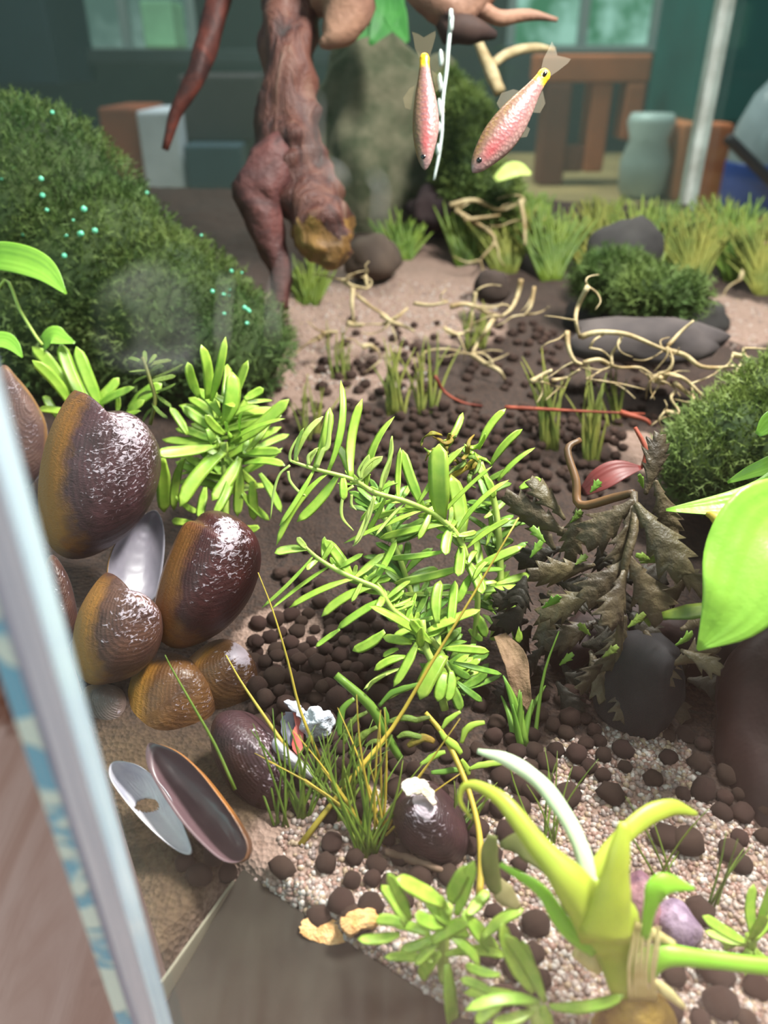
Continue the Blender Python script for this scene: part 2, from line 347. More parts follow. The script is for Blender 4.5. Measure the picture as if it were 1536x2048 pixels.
# ------------------------------------------------------------------ sand bed (substrate terrain + grains)
def build_sand():
    nx, ny = 260, 260; vs = []; fs = []; soil = []
    patches = [(700, 1850, .34, -1), (1190, 1660, .27, -1), (1400, 1850, .30, -1), (1000, 1960, .3, -1), (560, 1760, .16, -1), (1290, 1500, .13, -.9), (640, 720, .34, -1), (760, 570, .55, -.9), (680, 640, .5, -.9), (600, 790, .22, -1), (880, 530, .5, -.8), (1450, 640, .4, -.8), (920, 640, .3, -.6), (1290, 900, .16, -1), (560, 1280, .15, -.8), (700, 740, .4, -1)]
    pg = [(G(a, b_), r, s) for a, b_, r, s in patches]
    for j in range(ny+1):
        v = (j/ny)**1.7; y = .66 + (6.44-.66)*v
        xl = X0 - TAN*(y-Y0) + .02; xr = 2.95 + (2.40-2.95)*(y-Y0)/(6.5-Y0) - .03
        for i in range(nx+1):
            x = xl + (xr-xl)*i/nx; z = terr(x, y); vs.append((x, y, z))
            s = 0.85
            for p, r, k in pg:
                d = math.hypot(x-p.x, y-p.y)/r; s += k*(1-sm(.5, 1.2, d))
            a = s_side*sdl(x, y, FA, FC); br = sm(0.0, .05, a)*sm(1.5, 1.3, y)*(1-sm(-.24, -.12, x))
            soil.append((max(0, min(1, s)), br, 0, 1))
    for j in range(ny):
        for i in range(nx):
            a = j*(nx+1)+i; fs.append((a, a+1, a+nx+2, a+nx+1))
    me = mesh('sand', vs, fs)
    at = me.color_attributes.new('soil', 'FLOAT_COLOR', 'POINT'); at.data.foreach_set('color', np.array(soil).ravel())
    m, t, out = nt('sand_and_soil'); b = N(t, 'BsdfPrincipled', i_Roughness=.9)
    va = N(t, 'VertexColor', layer_name='soil'); sx = N(t, 'SeparateColor'); t.links.new(va.outputs[0], sx.inputs[0])
    n1 = tex(t, 'noise', 16, detail=6, rough=.7); n2 = tex(t, 'voronoi', 90); n3 = tex(t, 'noise', 60, detail=3)
    sand = mixc(t, ramp(t, n3, [(.3, 0), (.7, 1)]), lin((118, 94, 82)), lin((150, 126, 114)))
    soilc = mixc(t, ramp(t, n3, [(.3, 0), (.7, 1)]), lin((34, 24, 20)), lin((66, 47, 37)))
    ad = N(t, 'Math', operation='ADD'); mu = N(t, 'Math', operation='MULTIPLY_ADD'); mu.inputs[1].default_value = .9; mu.inputs[2].default_value = -.45
    t.links.new(n1, mu.inputs[0]); t.links.new(mu.outputs[0], ad.inputs[0]); t.links.new(sx.outputs[0], ad.inputs[1])
    f = ramp(t, ad.outputs[0], [(.38, 0), (.62, 1)])
    c = mixc(t, f, sand, soilc)
    brown = mixc(t, ramp(t, n3, [(.3, 0), (.7, 1)]), lin((66, 50, 35)), lin((92, 73, 53)))
    c = mixc(t, sx.outputs[1], c, brown)
    t.links.new(c, b.inputs['Base Color']); t.links.new(bump(t, n2, .6, .012), b.inputs['Normal']); t.links.new(b.outputs[0], out.inputs[0])
    o = link('sand', me, None, m); props(o, 'pinkish sand and dark soil covering the aquarium bottom', 'sand', kind='stuff')
    # loose coarse grains
    ico = bmesh.new(); bmesh.ops.create_icosphere(ico, subdivisions=1, radius=1)
    iv = np.array([v.co[:] for v in ico.verts]); ifc = np.array([[v.index for v in f_.verts] for f_ in ico.faces]); ico.free()
    pts = []; regs = [(480, 1760, 930, 2048, 4200), (930, 1480, 1536, 2048, 6500), (1180, 1400, 1400, 1560, 500), (560, 1560, 800, 1760, 500), (560, 560, 1000, 780, 1800), (1380, 600, 1536, 700, 200)]
    for x0, y0, x1, y1, n in regs:
        k = 0
        while k < n:
            p = G(random.uniform(x0, x1), random.uniform(y0, y1)); k += 1
            s = .85
            for q, r, kk in pg:
                s += kk*(1-sm(.5, 1.2, math.hypot(p.x-q.x, p.y-q.y)/r))
            s += .9*(noise.noise(p*14)*.5)
            if s > .55: continue
            pts.append(p)
    pts = np.array([p[:] for p in pts]); n = len(pts)
    sc = np.random.uniform(.0045, .0095, (n, 1, 1))*np.random.uniform(.75, 1.25, (n, 1, 3))
    vv = (iv[None]*sc*(1+np.random.uniform(-.15, .15, (n, 12, 1))) + pts[:, None]).reshape(-1, 3)
    ff = (ifc[None]+(np.arange(n)*12)[:, None, None]).reshape(-1, 3)
    me = bpy.data.meshes.new('sand_grains'); me.vertices.add(len(vv)); me.vertices.foreach_set('co', vv.ravel())
    me.loops.add(ff.size); me.loops.foreach_set('vertex_index', ff.ravel()); me.polygons.add(len(ff))
    me.polygons.foreach_set('loop_start', np.arange(len(ff))*3); me.polygons.foreach_set('loop_total', np.full(len(ff), 3)); me.update()
    pal = .62*np.array([lin((180, 152, 140)), lin((200, 180, 170)), lin((166, 128, 114)), lin((186, 160, 132)), lin((218, 206, 198)), lin((150, 130, 124))])
    cc = np.ones((n, 12, 4)); cc[:, :, :3] = pal[np.random.randint(0, 6, n)][:, None]
    at = me.color_attributes.new('tone', 'FLOAT_COLOR', 'POINT'); at.data.foreach_set('color', cc.ravel())
    m, t, out = nt('sand_grain'); b = N(t, 'BsdfPrincipled', i_Roughness=.5); va = N(t, 'VertexColor', layer_name='tone')
    t.links.new(va.outputs[0], b.inputs['Base Color']); t.links.new(b.outputs[0], out.inputs[0])
    props(link('sand_grains', me, None, m), 'coarse pink and white sand grains lying in the pale patches', 'sand', kind='stuff')
build_sand()
# ------------------------------------------------------------------ soil pellets
def build_pellets():
    var = []
    for k in range(6):
        bm = bmesh.new(); bmesh.ops.create_icosphere(bm, subdivisions=2, radius=1)
        for v in bm.verts: v.co *= 1+.22*noise.noise(v.co*1.6+V((k*5, 0, 0)))+.05*noise.noise(v.co*4+V((k*5, 3, 0)))
        me = bpy.data.meshes.new('soil_pellet'); bm.to_mesh(me); bm.free(); me.materials.append(M_pellet); me.polygons.foreach_set('use_smooth', [True]*len(me.polygons)); var.append(me)
    placed = []
    def ok(p, r):
        for q, s in placed:
            if (q-p).length < (r+s)*.86: return False
        return True
    hand = [(565, 1725, 22, 1.3), (683, 1792, 28, 1.0), (742, 1800, 26, 1.1), (640, 1822, 24, 1.2), (600, 1880, 28, 1.4), (650, 1902, 24, 1.3), (700, 1936, 22, 1.25), (758, 1982, 26, 1.25), (510, 1790, 24, 1.2), (545, 1840, 28, 1.2), (580, 1845, 22, 1), (1135, 1580, 26, 1.1), (1398, 1812, 30, 1.05), (1345, 1935, 26, 1), (1430, 1930, 32, 1.1), (1440, 1990, 34, 1.1), (1330, 1660, 28, 1), (1375, 1670, 30, 1.1), (1060, 1570, 24, 1), (1040, 1560, 22, 1), (980, 1700, 26, 1), (1510, 1960, 28, 1), (1395, 1518, 22, 1), (1405, 1570, 24, 1.2), (1460, 1690, 26, 1), (1480, 1720, 22, 1), (720, 1840, 24, 1), (700, 1815, 20, 1), (805, 1790, 24, 1), (780, 1760, 22, 1), (430, 1700, 22, 1), (400, 1740, 24, 1.1), (455, 1735, 22, 1), (370, 1715, 20, 1), (1000, 1740, 22, 1), (1050, 1690, 20, 1)]
    lst = []
    for px, py, r, el in hand:
        d = gdep(px, py+r*.5); rr = r/FPX*d; p = G(px, py+r*.7); p.z += rr*.45; lst.append((p, rr, el)); placed.append((p, rr))
    regs = [(500, 1230, 780, 1500, 170, 0), (520, 1430, 900, 1640, 70, 0), (560, 1100, 760, 1240, 26, 0), (900, 1500, 1250, 1560, 40, 0), (960, 1380, 1180, 1500, 40, 0), (1180, 1440, 1536, 1600, 16, 0), (880, 1600, 1060, 1760, 16, 0), (640, 1680, 900, 1780, 14, 0), (1440, 1560, 1536, 1700, 20, 0), (960, 1820, 1100, 2020, 12, 0), (1300, 1980, 1536, 2048, 8, 0), (500, 1300, 760, 1480, 80, .03), (540, 780, 960, 1000, 90, 0), (720, 820, 1250, 1000, 140, 0), (640, 640, 1100, 800, 90, 0), (1050, 640, 1400, 860, 90, 0)]
    rest = []
    for x0, y0, x1, y1, n, dz in regs:
        c = 0
        for a in range(n*5):
            if c >= n: break
            p = G(random.uniform(x0, x1), random.uniform(y0, y1)); r = random.uniform(.018, .031); p.z += r*.4+dz
            if not ok(p, r): continue
            placed.append((p, r)); lst.append((p, r, random.uniform(.9, 1.14))); c += 1
    REG = [(500, 1200, 800, 1500, 'round brown soil pellet packed between the red mussel and the green clump', 'packed pellets by the red mussel'),
           (430, 1500, 900, 1700, 'brown soil pellet among the grass blades in front of the green clump', 'pellets among the front grass'),
           (360, 1700, 560, 1780, 'brown soil pellet at the foot of the open mussel shell', 'pellets below the open mussel'),
           (480, 1700, 830, 2048, 'oval dark brown soil pellet on the front sand edge near the orange flakes', 'pellets along the front sand edge'),
           (1280, 1380, 1536, 1720, 'dark brown soil pellet in the shade by the maroon bark', 'pellets by the maroon bark'),
           (900, 1380, 1280, 1600, 'dark brown soil pellet beyond the bleached stalk', 'pellets beyond the bleached stalk'),
           (1280, 1720, 1536, 2048, 'dark oval soil pellet on the sand right of the yellow crown plant', 'pellets right of the crown plant'),
           (830, 1600, 1280, 2048, 'dark brown soil pellet on the sand left of the yellow crown plant', 'pellets left of the crown plant')]
    lst.sort(key=lambda q: q[0].y-2*q[1])
    s = Soup()
    for i, (p, r, el) in enumerate(lst):
        mat = Matrix.Translation(p) @ Matrix.Rotation(random.uniform(-.6, .6) if el > 1.15 else random.uniform(0, 6), 4, 'Z') @ Matrix.Diagonal((r*el, r, r*random.uniform(.65, 1), 1))
        me = var[i % 6]
        if i < 296:
            o = bpy.data.objects.new('soil_pellet', me); C.objects.link(o); o.matrix_world = mat
            dd = p.y*cp+(CAMZ-p.z)*sp; px = 768+p.x/dd*FPX; py = 1024+((CAMZ-p.z)*cp-p.y*sp)/dd*FPX; lab = ('small brown soil pellet further back, behind the green clump', 'pellets behind the green clump')
            for x0, y0, x1, y1, a_, b_ in REG:
                if x0 <= px < x1 and y0 <= py < y1: lab = (a_, b_); break
            props(o, lab[0], 'soil pellet', lab[1])
        else: s.add([mat @ v.co for v in me.vertices], [tuple(f.vertices) for f in me.polygons])
    if s.v: props(s.make('soil_pellets', M_pellet), 'dark brown soil pellets further back between the plants', 'soil pellets', kind='stuff')
build_pellets()
# ------------------------------------------------------------------ leaves
def leaf_mesh(name, zb, yb, twist=0, prof='strap', n=9):
    vs = []; fs = []
    for i in range(n+1):
        s = i/n
        if prof == 'strap': wv = .5*min(1, .45+1.6*s)*math.sqrt(max(.0, 1-max(0, (s-.72)/.28)**2.2)) if s > .72 else .5*min(1, .45+1.6*s)
        else: wv = .5*math.sin(math.pi*min(1, s*.93+.07))**.8
        wv = max(wv, .03)
        zc = zb*4*s*(1-s)*(.4+.6*s)*1.3; yc = yb*4*s*(1-s); tw = twist*s
        for k, (a, h) in enumerate(((-1, .10), (-.5, .0), (0, -.10), (.5, .0), (1, .10), (.5, .07), (0, -.02), (-.5, .07))):
            y, z = a*wv, h*wv
            vs.append((s, yc*0+y*math.cos(tw)-z*math.sin(tw), y*math.sin(tw)+z*math.cos(tw)))
            vs[-1] = (s, vs[-1][1]+0, vs[-1][2])
    for i in range(n):
        for k in range(8): fs.append((i*8+k, (i+1)*8+k, (i+1)*8+(k+1) % 8, i*8+(k+1) % 8))
    fs.append(tuple(range(8))); fs.append(tuple(n*8+7-k for k in range(8)))
    return vs, fs, zb, yb
LEAFV = {}
def leaf_var(key, m):
    """key: bend in and across the leaf plane, relative to length / width aspect"""
    kk = (key, m.name)
    if kk not in LEAFV:
        zb, yb, asp, tw, prof = key
        vs, fs, _, _ = leaf_mesh('leaf', zb, yb, tw, prof)
        out = []
        for (x, y, z) in vs:
            s = x; out.append((x, y*asp + yb*4*s*(1-s), z*asp + zb*4*s*(1-s)))
        me = mesh('leaf', out, fs); me.materials.append(m); me.polygons.foreach_set('use_smooth', [True]*len(me.polygons)); LEAFV[kk] = me
    return LEAFV[kk]
def leaf_at(name, B, T, width, m, parent, nh=None, bend=None, prof='strap', roll=None):
    L = (T-B).length; asp = max(.06, min(.4, round(width/L/.04)*.04))
    bend = bend if bend is not None else (random.choice((-.05, 0, .05, .1)), random.choice((-.06, -.03, 0, .03, .06)))
    me = leaf_var((bend[0], bend[1], asp, random.choice((-.4, 0, .4)), prof), m)
    X = (T-B)/L; n_ = V((0, 0, CAMZ))-B; n_.normalize(); n_ = n_*.75+V((0, 0, .8)); n_ += V((random.uniform(-.35, .35), random.uniform(-.35, .35), random.uniform(-.3, .3)))
    if nh is not None: n_ = V(nh)
    Yv = n_.cross(X).normalized(); Z = X.cross(Yv)
    mt = Matrix((X, Yv, Z)).transposed().to_4x4(); mt.translation = B
    o = bpy.data.objects.new(name, me); C.objects.link(o); o.parent = parent
    ml = Matrix.Translation(parent.location).inverted() if parent.parent is None else Matrix()
    o.matrix_parent_inverse = ml; o.matrix_basis = mt @ Matrix.Scale(L, 4); return o
def plant(name, base, label, cat='plant', group=None): return empty(name, base, label, cat, group)
def leaves(root, lst, d, w, m, dd=.06, name='leaf', prof='strap', ox=0, oy=0, sc=1.0, snap=None):
    """lst: base px -> tip px (plus optional width px, depth offset of the tip)"""
    for e in lst:
        bx, by, tx, ty = [v/sc for v in e[:4]]; bx += ox; tx += ox; by += oy; ty += oy
        wp_ = e[4] if len(e) > 4 and e[4] else w
        dt = e[5] if len(e) > 5 else random.uniform(-dd, dd)
        db = d(bx, by) if callable(d) else d
        mm = e[6] if len(e) > 6 else m
        B_ = P(bx, by, db)
        if snap:
            q = min(snap, key=lambda s_: math.hypot(s_[0]-bx, s_[1]-by))
            if math.hypot(q[0]-bx, q[1]-by) < 34: B_ = P(*q); db = q[2]
        leaf_at(name, B_, P(tx, ty, db+dt), wp_*1.12/FPX*db, mm, root, prof=prof)
def stem(root, pts, d, r, m=M_stem, name='stem'):
    pp = [P(p[0], p[1], p[2] if len(p) > 2 else (d(*p[:2]) if callable(d) else d)) for p in pts]
    return tube(name, pp, [x/FPX*2.0 for x in (r if isinstance(r, list) else [r]*len(pts))], m, root, n=8, sub=4)
def whorl(root, pts, d, n, Lpx, w, m, name='leaf', up=.3):
    """extra leaves all round a stem where the photo shows a dense mass"""
    for i in range(n):
        s = random.random()*(len(pts)-1); a = int(s); f = s-a; p, q = pts[a], pts[min(a+1, len(pts)-1)]
        px, py = p[0]+(q[0]-p[0])*f, p[1]+(q[1]-p[1])*f
        B = P(px, py, d); an = random.uniform(0, 6.28); L = Lpx/FPX*d*random.uniform(.7, 1.1)
        T = B + V((math.cos(an), abs(math.sin(an))*.9+.1, random.uniform(-.35, .55)+up*.3)).normalized()*L
        leaf_at(name, B, T, w/FPX*d, m, root)
# --- central plant: three leaning stems
def d_c(px, py): return 1.98 + .0
Z4 = dict(ox=500, oy=700, sc=2.56)
S1 = [(584, 923, 1.90), (629, 938, 1.91), (703, 958, 1.93), (750, 985, 1.95), (812, 1003, 1.97), (867, 1028, 1.99), (906, 1059, 2.0), (926, 1091, 2.01), (937, 1130, 2.02), (955, 1184, 2.05), (948, 1280, 2.1), (925, 1400, 2.12)]
r1 = plant('stem_plant', G(925, 1430), 'tall bright green stem plant leaning left in the middle, longest of its clump')
stem(r1, S1, 1.98, [3, 4, 4.5, 5, 5.5, 6, 6, 6, 6, 6, 6, 6])
Y, D_ = M_leaf_y, M_leaf_dk
leaves(r1, [(230, 570, 275, 400, 8, -.03, Y), (240, 560, 375, 340, 12, 0, Y), (300, 590, 345, 500, 9, 0, Y), (340, 590, 410, 295, 18, .03), (410, 590, 465, 155, 14, .05), (520, 640, 575, 250, 18, .06), (520, 640, 440, 480, 17, .08), (600, 690, 740, 340, 16, .03), (570, 680, 610, 535, 10, 0, Y), (560, 660, 680, 545, 12, 0, Y), (670, 710, 725, 440, 9, -.02, Y), (770, 760, 770, 500, 13, .04), (910, 760, 780, 510, 18, .03), (890, 740, 1100, 490, 12, .02), (1000, 840, 968, 480, 40, -.02), (1010, 800, 1240, 595, 13, -.02), (1080, 920, 1325, 665, 13, 0), (1130, 1010, 1340, 860, 14, 0), (1160, 1110, 1400, 1005, 15, 0), (1110, 960, 1030, 640, 32, .05),
  (330, 640, 150, 900, 9, -.03), (400, 640, 135, 1000, 10, -.03), (440, 700, 240, 880, 16, 0), (480, 650, 480, 770, 15, -.02), (640, 750, 530, 1000, 8, -.04, Y), (800, 790, 640, 955, 8, -.03, Y), (870, 850, 480, 990, 14, 0), (980, 920, 660, 965, 14, .02), (910, 850, 860, 970, 13, -.04), (1010, 920, 1000, 1050, 20, -.05), (1070, 1000, 1065, 1160, 20, -.06), (1000, 1030, 710, 1065, 13, .03), (1040, 1130, 735, 1195, 15, .03), (1100, 1240, 760, 1250, 14, .05), (1100, 1090, 1190, 1250, 22, -.05), (880, 850, 620, 870, 13, .05), (760, 790, 560, 880, 12, .06), (700, 750, 600, 930, 10, .06), (860, 830, 700, 1010, 12, .1, D_), (1110, 1160, 1060, 1300, 16, -.03), (1130, 1130, 1300, 1120, 14, .06, D_), (1080, 960, 1240, 900, 13, .08, D_)], lambda x, y: 1.9+.0003*max(0, x-580), 14, M_leaf, snap=catmull(S1, 8), **Z4)
whorl(r1, [p[:2] for p in S1[2:10]], 1.99, 34, 62, 12, M_leaf)
def curl(root, pts, d, wpx, m=M_leaf_y, name='curled_leaf', thick=.25):
    pp = [P(x/2.56+500, y/2.56+700, d) for x, y in pts]; n = len(pts)
    ww = [wpx/FPX*d*.5*(.8 if i < n-1 else .25) for i in range(n)]
    vs, fs = sweep(pp, ww, [x*thick for x in ww], n=6, sub=5); return link(name, mesh(name, vs, fs), root, m)
for pts, wd in (([(230, 575), (205, 560), (215, 500), (275, 400)], 7), ([(240, 570), (240, 520), (290, 430), (370, 340)], 9), ([(205, 590), (150, 640), (120, 740), (105, 865)], 7), ([(195, 620), (205, 670), (250, 725), (295, 750)], 7), ([(530, 695), (480, 740), (470, 850), (530, 925)], 8), ([(520, 740), (520, 790), (545, 820)], 7), ([(570, 660), (555, 620), (590, 560), (610, 535)], 7), ([(565, 660), (580, 610), (630, 560), (680, 545)], 9), ([(665, 715), (680, 640), (725, 530), (728, 440)], 8), ([(640, 750), (610, 860), (560, 970), (525, 1005)], 7), ([(300, 590), (300, 540), (350, 500)], 8), ([(340, 600), (370, 520), (400, 480), (410, 300)], 14)):
    curl(r1, pts, 1.9 if pts[0][0] < 420 else 1.92, wd)
S2 = [(250, 975), (340, 1060), (450, 1130), (560, 1180), (650, 1220), (690, 1270), (740, 1340), (850, 1420), (960, 1520), (1050, 1700)]
S2 = [(x/2.56+500, y/2.56+700) for x, y in S2]
r2 = plant('stem_plant', G(912, 1400), 'lower bright green stem plant with short arching shoot just below the longest stem')
stem(r2, S2, 1.96, [3, 4, 5, 5, 5.5, 6, 6, 6, 6, 6])
leaves(r2, [(280, 1040, 125, 1040, 20, -.03), (290, 1020, 240, 960, 12, -.02, Y), (530, 1140, 380, 970, 19, .03), (640, 1170, 750, 970, 14, .04), (560, 1110, 690, 1040, 15, .06), (400, 1130, 105, 1330, 12, -.03), (530, 1180, 200, 1320, 14, -.02), (620, 1230, 365, 1365, 17, -.03), (640, 1310, 445, 1430, 17, 0), (690, 1440, 525, 1540, 20, 0), (700, 1240, 650, 1320, 20, -.04), (300, 1080, 60, 1320, 7, -.02), (340, 1090, 290, 1125, 11, -.03), (490, 1110, 410, 1060, 10, .05), (580, 1180, 520, 1290, 9, -.04), (460, 1430, 335, 1520, 10, 0), (640, 1100, 760, 1160, 14, .08, D_), (560, 1130, 700, 1080, 13, .1, D_), (700, 1280, 820, 1180, 13, .06), (760, 1340, 700, 1250, 14, .03)], 1.95, 14, M_leaf, snap=[(x, y, 1.96) for x, y in catmull(S2, 8)], **Z4)
whorl(r2, S2[1:8], 1.965, 30, 58, 12, M_leaf)
r3 = plant('stem_plant', G(880, 1420, 0), 'bushy bright green stem plant with broad straps at the front foot of the clump')
S3 = [(845, 1240), (850, 1290), (870, 1340), (890, 1420)]
stem(r3, S3, 1.93, [6, 7, 8, 8])
leaves(r3, [(860, 1450, 610, 1310, 20, -.03), (860, 1470, 860, 1375, 18, -.02), (910, 1440, 1180, 1330, 19, .02), (960, 1400, 975, 1180, 19, .06), (1020, 1450, 1050, 1180, 17, .08), (1000, 1530, 1225, 1545, 17, .0), (855, 1500, 735, 1725, 17, -.05), (800, 1570, 635, 1640, 16, -.02), (830, 1500, 680, 1470, 17, 0), (780, 1630, 580, 1740, 9, -.03, Y), (1000, 1560, 870, 1790, 34, -.05), (860, 1720, 690, 1790, 13, -.03), (760, 1530, 680, 1570, 12, 0), (930, 1500, 820, 1380, 15, -.04), (880, 1520, 870, 1420, 20, -.05), (1030, 1640, 1010, 1800, 18, -.03), (1010, 1600, 1130, 1680, 16, .03, D_), (1000, 1650, 960, 1800, 22, -.03), (1060, 1700, 1190, 1800, 13, 0, D_), (1040, 1600, 1290, 1660, 11, .04, D_), (900, 1470, 1000, 1400, 16, .02), (720, 1490, 850, 1420, 14, .02), (1000, 1690, 1080, 1850, 20, -.02, D_)], 1.92, 16, M_leaf, **Z4)
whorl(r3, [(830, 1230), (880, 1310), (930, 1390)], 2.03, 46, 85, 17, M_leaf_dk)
whorl(r3, [(850, 1260), (890, 1330), (910, 1380)], 1.96, 16, 75, 16, M_leaf)
r4 = plant('stem_plant', G(985, 1290), 'shorter pale green stem plant half hidden behind the right of the clump')
S4 = [(960, 925), (975, 965), (990, 1010), (1000, 1100), (1000, 1200), (985, 1280)]
stem(r4, S4, 2.12, 7)
leaves(r4, [(1170, 510, 1310, 300, 15, .0), (1230, 590, 1395, 405, 14, 0), (1270, 670, 1460, 500, 14, 0), (1380, 710, 1490, 660, 15, 0), (960, 560, 1090, 320, 11, .05), (1230, 690, 1150, 540, 18, .02), (1200, 640, 1250, 760, 14, 0), (1150, 1240, 1390, 1210, 16, 0), (1200, 1280, 1330, 1130, 16, .03), (1220, 1320, 1430, 1280, 17, 0), (1300, 1240, 1420, 1320, 14, -.03), (1240, 1330, 1340, 1400, 17, 0), (1150, 1350, 1210, 1470, 20, -.03), (1260, 1200, 1450, 1150, 15, .05), (1180, 1150, 1150, 940, 15, .05), (1210, 1000, 1230, 820, 10, .05), (1200, 860, 1320, 760, 12, .05), (1110, 830, 1290, 800, 14, .08), (1120, 1430, 1190, 1490, 20, -.02), (1350, 1380, 1380, 1500, 22, -.03)], 2.1, 15, M_leaf, **Z4)
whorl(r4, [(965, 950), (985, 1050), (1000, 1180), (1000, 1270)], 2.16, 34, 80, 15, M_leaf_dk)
r5 = plant('stem_plant', G(800, 1330), 'low dense green stem plant in the shade behind the clump')
S5 = [(760, 1010), (790, 1090), (820, 1180), (840, 1270)]
stem(r5, S5, 2.2, 6)
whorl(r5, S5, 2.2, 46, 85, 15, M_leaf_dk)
# decayed yellow sprig
r6 = plant('withered_sprig', P(925, 950, 2.1), 'withered yellow brown sprig of tangled leaves at the top right of the green clump')
for i in range(16):
    x, y = random.uniform(880, 955), random.uniform(865, 930); pts = [(x, y)]; a = random.uniform(0, 6.28)
    for k in range(4):
        a += random.uniform(-1, 1); x += 14*math.cos(a); y += 14*math.sin(a); pts.append((x, y))
    pp = [P(px, py, 2.08+random.uniform(-.04, .04)) for px, py in pts]
    vs, fs = sweep(pp, [.005, .007, .007, .005, .002], [.002]*5, n=6, sub=3); link('withered_leaf', mesh('withered_leaf', vs, fs), r6, random.choice((M_dead, M_eaten, M_leaf)))
stem(r6, [(955, 915), (925, 940), (900, 960), (905, 1010)], 2.08, 6, M_blade_y)
# --- left plant
Z3 = dict(ox=0, oy=650, sc=2.56)
l1 = plant('stem_plant', G(445, 1060), 'broad bright green rosette plant behind the tall dark mussels')
stem(l1, [(447, 885), (450, 930), (452, 1000), (450, 1060)], 2.45, 10)
leaves(l1, [(1110, 620, 800, 660, 24), (1110, 590, 830, 585, 22), (1100, 600, 900, 530, 18, .1), (1150, 650, 920, 930, 24, -.1), (1230, 680, 1085, 900, 22, -.08), (1250, 660, 1270, 580, 12), (1200, 610, 1480, 380, 24), (1260, 650, 1400, 410, 14), (1150, 510, 1190, 240, 30), (1160, 470, 1270, 180, 22), (1080, 390, 1155, 60, 17), (1060, 380, 1030, 100, 20), (1020, 370, 960, 190, 18), (1140, 380, 1165, 200, 18), (1250, 380, 1350, 325, 17), (1260, 400, 1395, 385, 16), (1240, 580, 1240, 450, 12), (1190, 570, 1165, 500, 22), (1230, 720, 1215, 980, 17), (940, 680, 890, 950, 16), (830, 680, 840, 960, 24), (1050, 830, 1020, 990, 17), (980, 1010, 880, 1000, 17), (1200, 1040, 1330, 1040, 18), (1260, 655, 1440, 650, 17), (1250, 710, 1460, 720, 17), (1330, 760, 1440, 960, 17), (1080, 660, 960, 880, 19), (1160, 690, 1130, 900, 20), (1290, 800, 1300, 1000, 17), (1150, 560, 1050, 460, 16), (1180, 600, 1460, 480, 20), (1060, 530, 1110, 640, 16), (1300, 640, 1480, 560, 15), (1180, 760, 1090, 980, 16), (1100, 360, 1200, 420, 16), (960, 560, 870, 420, 15), (1130, 470, 990, 330, 17), (1120, 640, 1320, 830, 17, .05), (900, 880, 1010, 960, 15, .05), (1240, 860, 1380, 1000, 16, .05)], 2.43, 19, M_leaf, dd=.12, **Z3)
whorl(l1, [(430, 830), (450, 900), (455, 1000)], 2.52, 46, 120, 20, M_leaf)
l2 = plant('stem_plant', G(180, 900), 'green strap leaved plant rising behind the topmost dark mussel')
stem(l2, [(175, 800), (185, 850), (190, 900)], 2.6, 9)
leaves(l2, [(660, 430, 830, 300, 24), (640, 470, 740, 385, 16), (600, 450, 600, 350, 12), (520, 440, 390, 110, 22), (450, 420, 310, 90, 24), (360, 390, 165, 110, 24), (365, 420, 165, 180, 20), (300, 480, 235, 360, 18), (470, 400, 610, 270, 18), (500, 410, 690, 320, 19), (480, 450, 560, 330, 17), (430, 470, 190, 430, 16), (560, 470, 720, 440, 15), (520, 480, 400, 300, 17)], 2.6, 20, M_leaf, dd=.1, **Z3)
l3 = plant('withered_sprig', P(300, 790, 2.5), 'small yellow green wilting sprig between the two left green plants')
stem(l3, [(285, 715), (300, 760), (310, 800), (300, 850)], 2.48, 5, M_stem_dk)
leaves(l3, [(740, 200, 655, 170, 8), (745, 200, 740, 130, 9), (750, 210, 880, 180, 8), (760, 230, 660, 240, 8), (770, 260, 680, 300, 8), (780, 270, 940, 200, 8), (770, 290, 900, 260, 9), (790, 340, 700, 380, 8), (800, 360, 880, 420, 8), (790, 420, 730, 500, 8), (760, 200, 800, 150, 8), (780, 400, 860, 480, 8), (800, 340, 900, 300, 7), (770, 240, 840, 210, 8)], 2.48, 8, M_eaten, **Z3)
# broad pale leaves at the far left
def blade_leaf(name, mid, wid, m, parent, hint=(0, -.5, .8), cols=18, fold=.15, wave=.0):
    """broad leaf along world midline points with half widths; lens section with a folded midrib"""
    d = catmull([list(p)+[a] for p, a in zip(mid, wid)], 5); vs = []; fs = []; hint = V(hint); n = len(d); K = cols
    for i, q in enumerate(d):
        p = V(q[:3]); t_ = (V(d[min(n-1, i+1)][:3])-V(d[max(0, i-1)][:3])).normalized(); x = t_.cross(hint).normalized(); y = x.cross(t_)
        w_ = max(q[3], .0008)
        for side in (1, -1):
            for k in range(K+1):
                a = -1+2*k/K; a = a*side
                h = fold*w_*abs(a) + wave*w_*math.sin(i*.9+a*2)*abs(a) + .016*w_*math.cos(abs(a)*17) - (.035*w_ if side < 0 else 0)
                vs.append(p + x*(a*w_)+y*h)
    R = 2*(K+1)
    for i in range(n-1):
        for k in range(R): fs.append((i*R+k, i*R+(k+1) % R, (i+1)*R+(k+1) % R, (i+1)*R+k))
    fs.append(tuple(range(R-1, -1, -1))); fs.append(tuple((n-1)*R+k for k in range(R)))
    return link(name, mesh(name, vs, fs), parent, m)
def wpx(v, d): return v/FPX*d
b1 = plant('broad_leaf_plant', P(-30, 620, 2.6), 'broad leaved green plant at the left frame edge above the glass corner')
blade_leaf('leaf', [P(-60, 512, 2.6), P(20, 515, 2.56), P(85, 538, 2.54), P(133, 588, 2.54)], [wpx(x, 2.6) for x in (24, 30, 26, 2)], M_big, b1, hint=(.3, -.8, .5))
blade_leaf('leaf', [P(85, 690, 2.62), P(105, 672, 2.6), P(125, 678, 2.6), P(150, 686, 2.6)], [wpx(x, 2.6) for x in (20, 24, 15, 2)], M_big, b1)
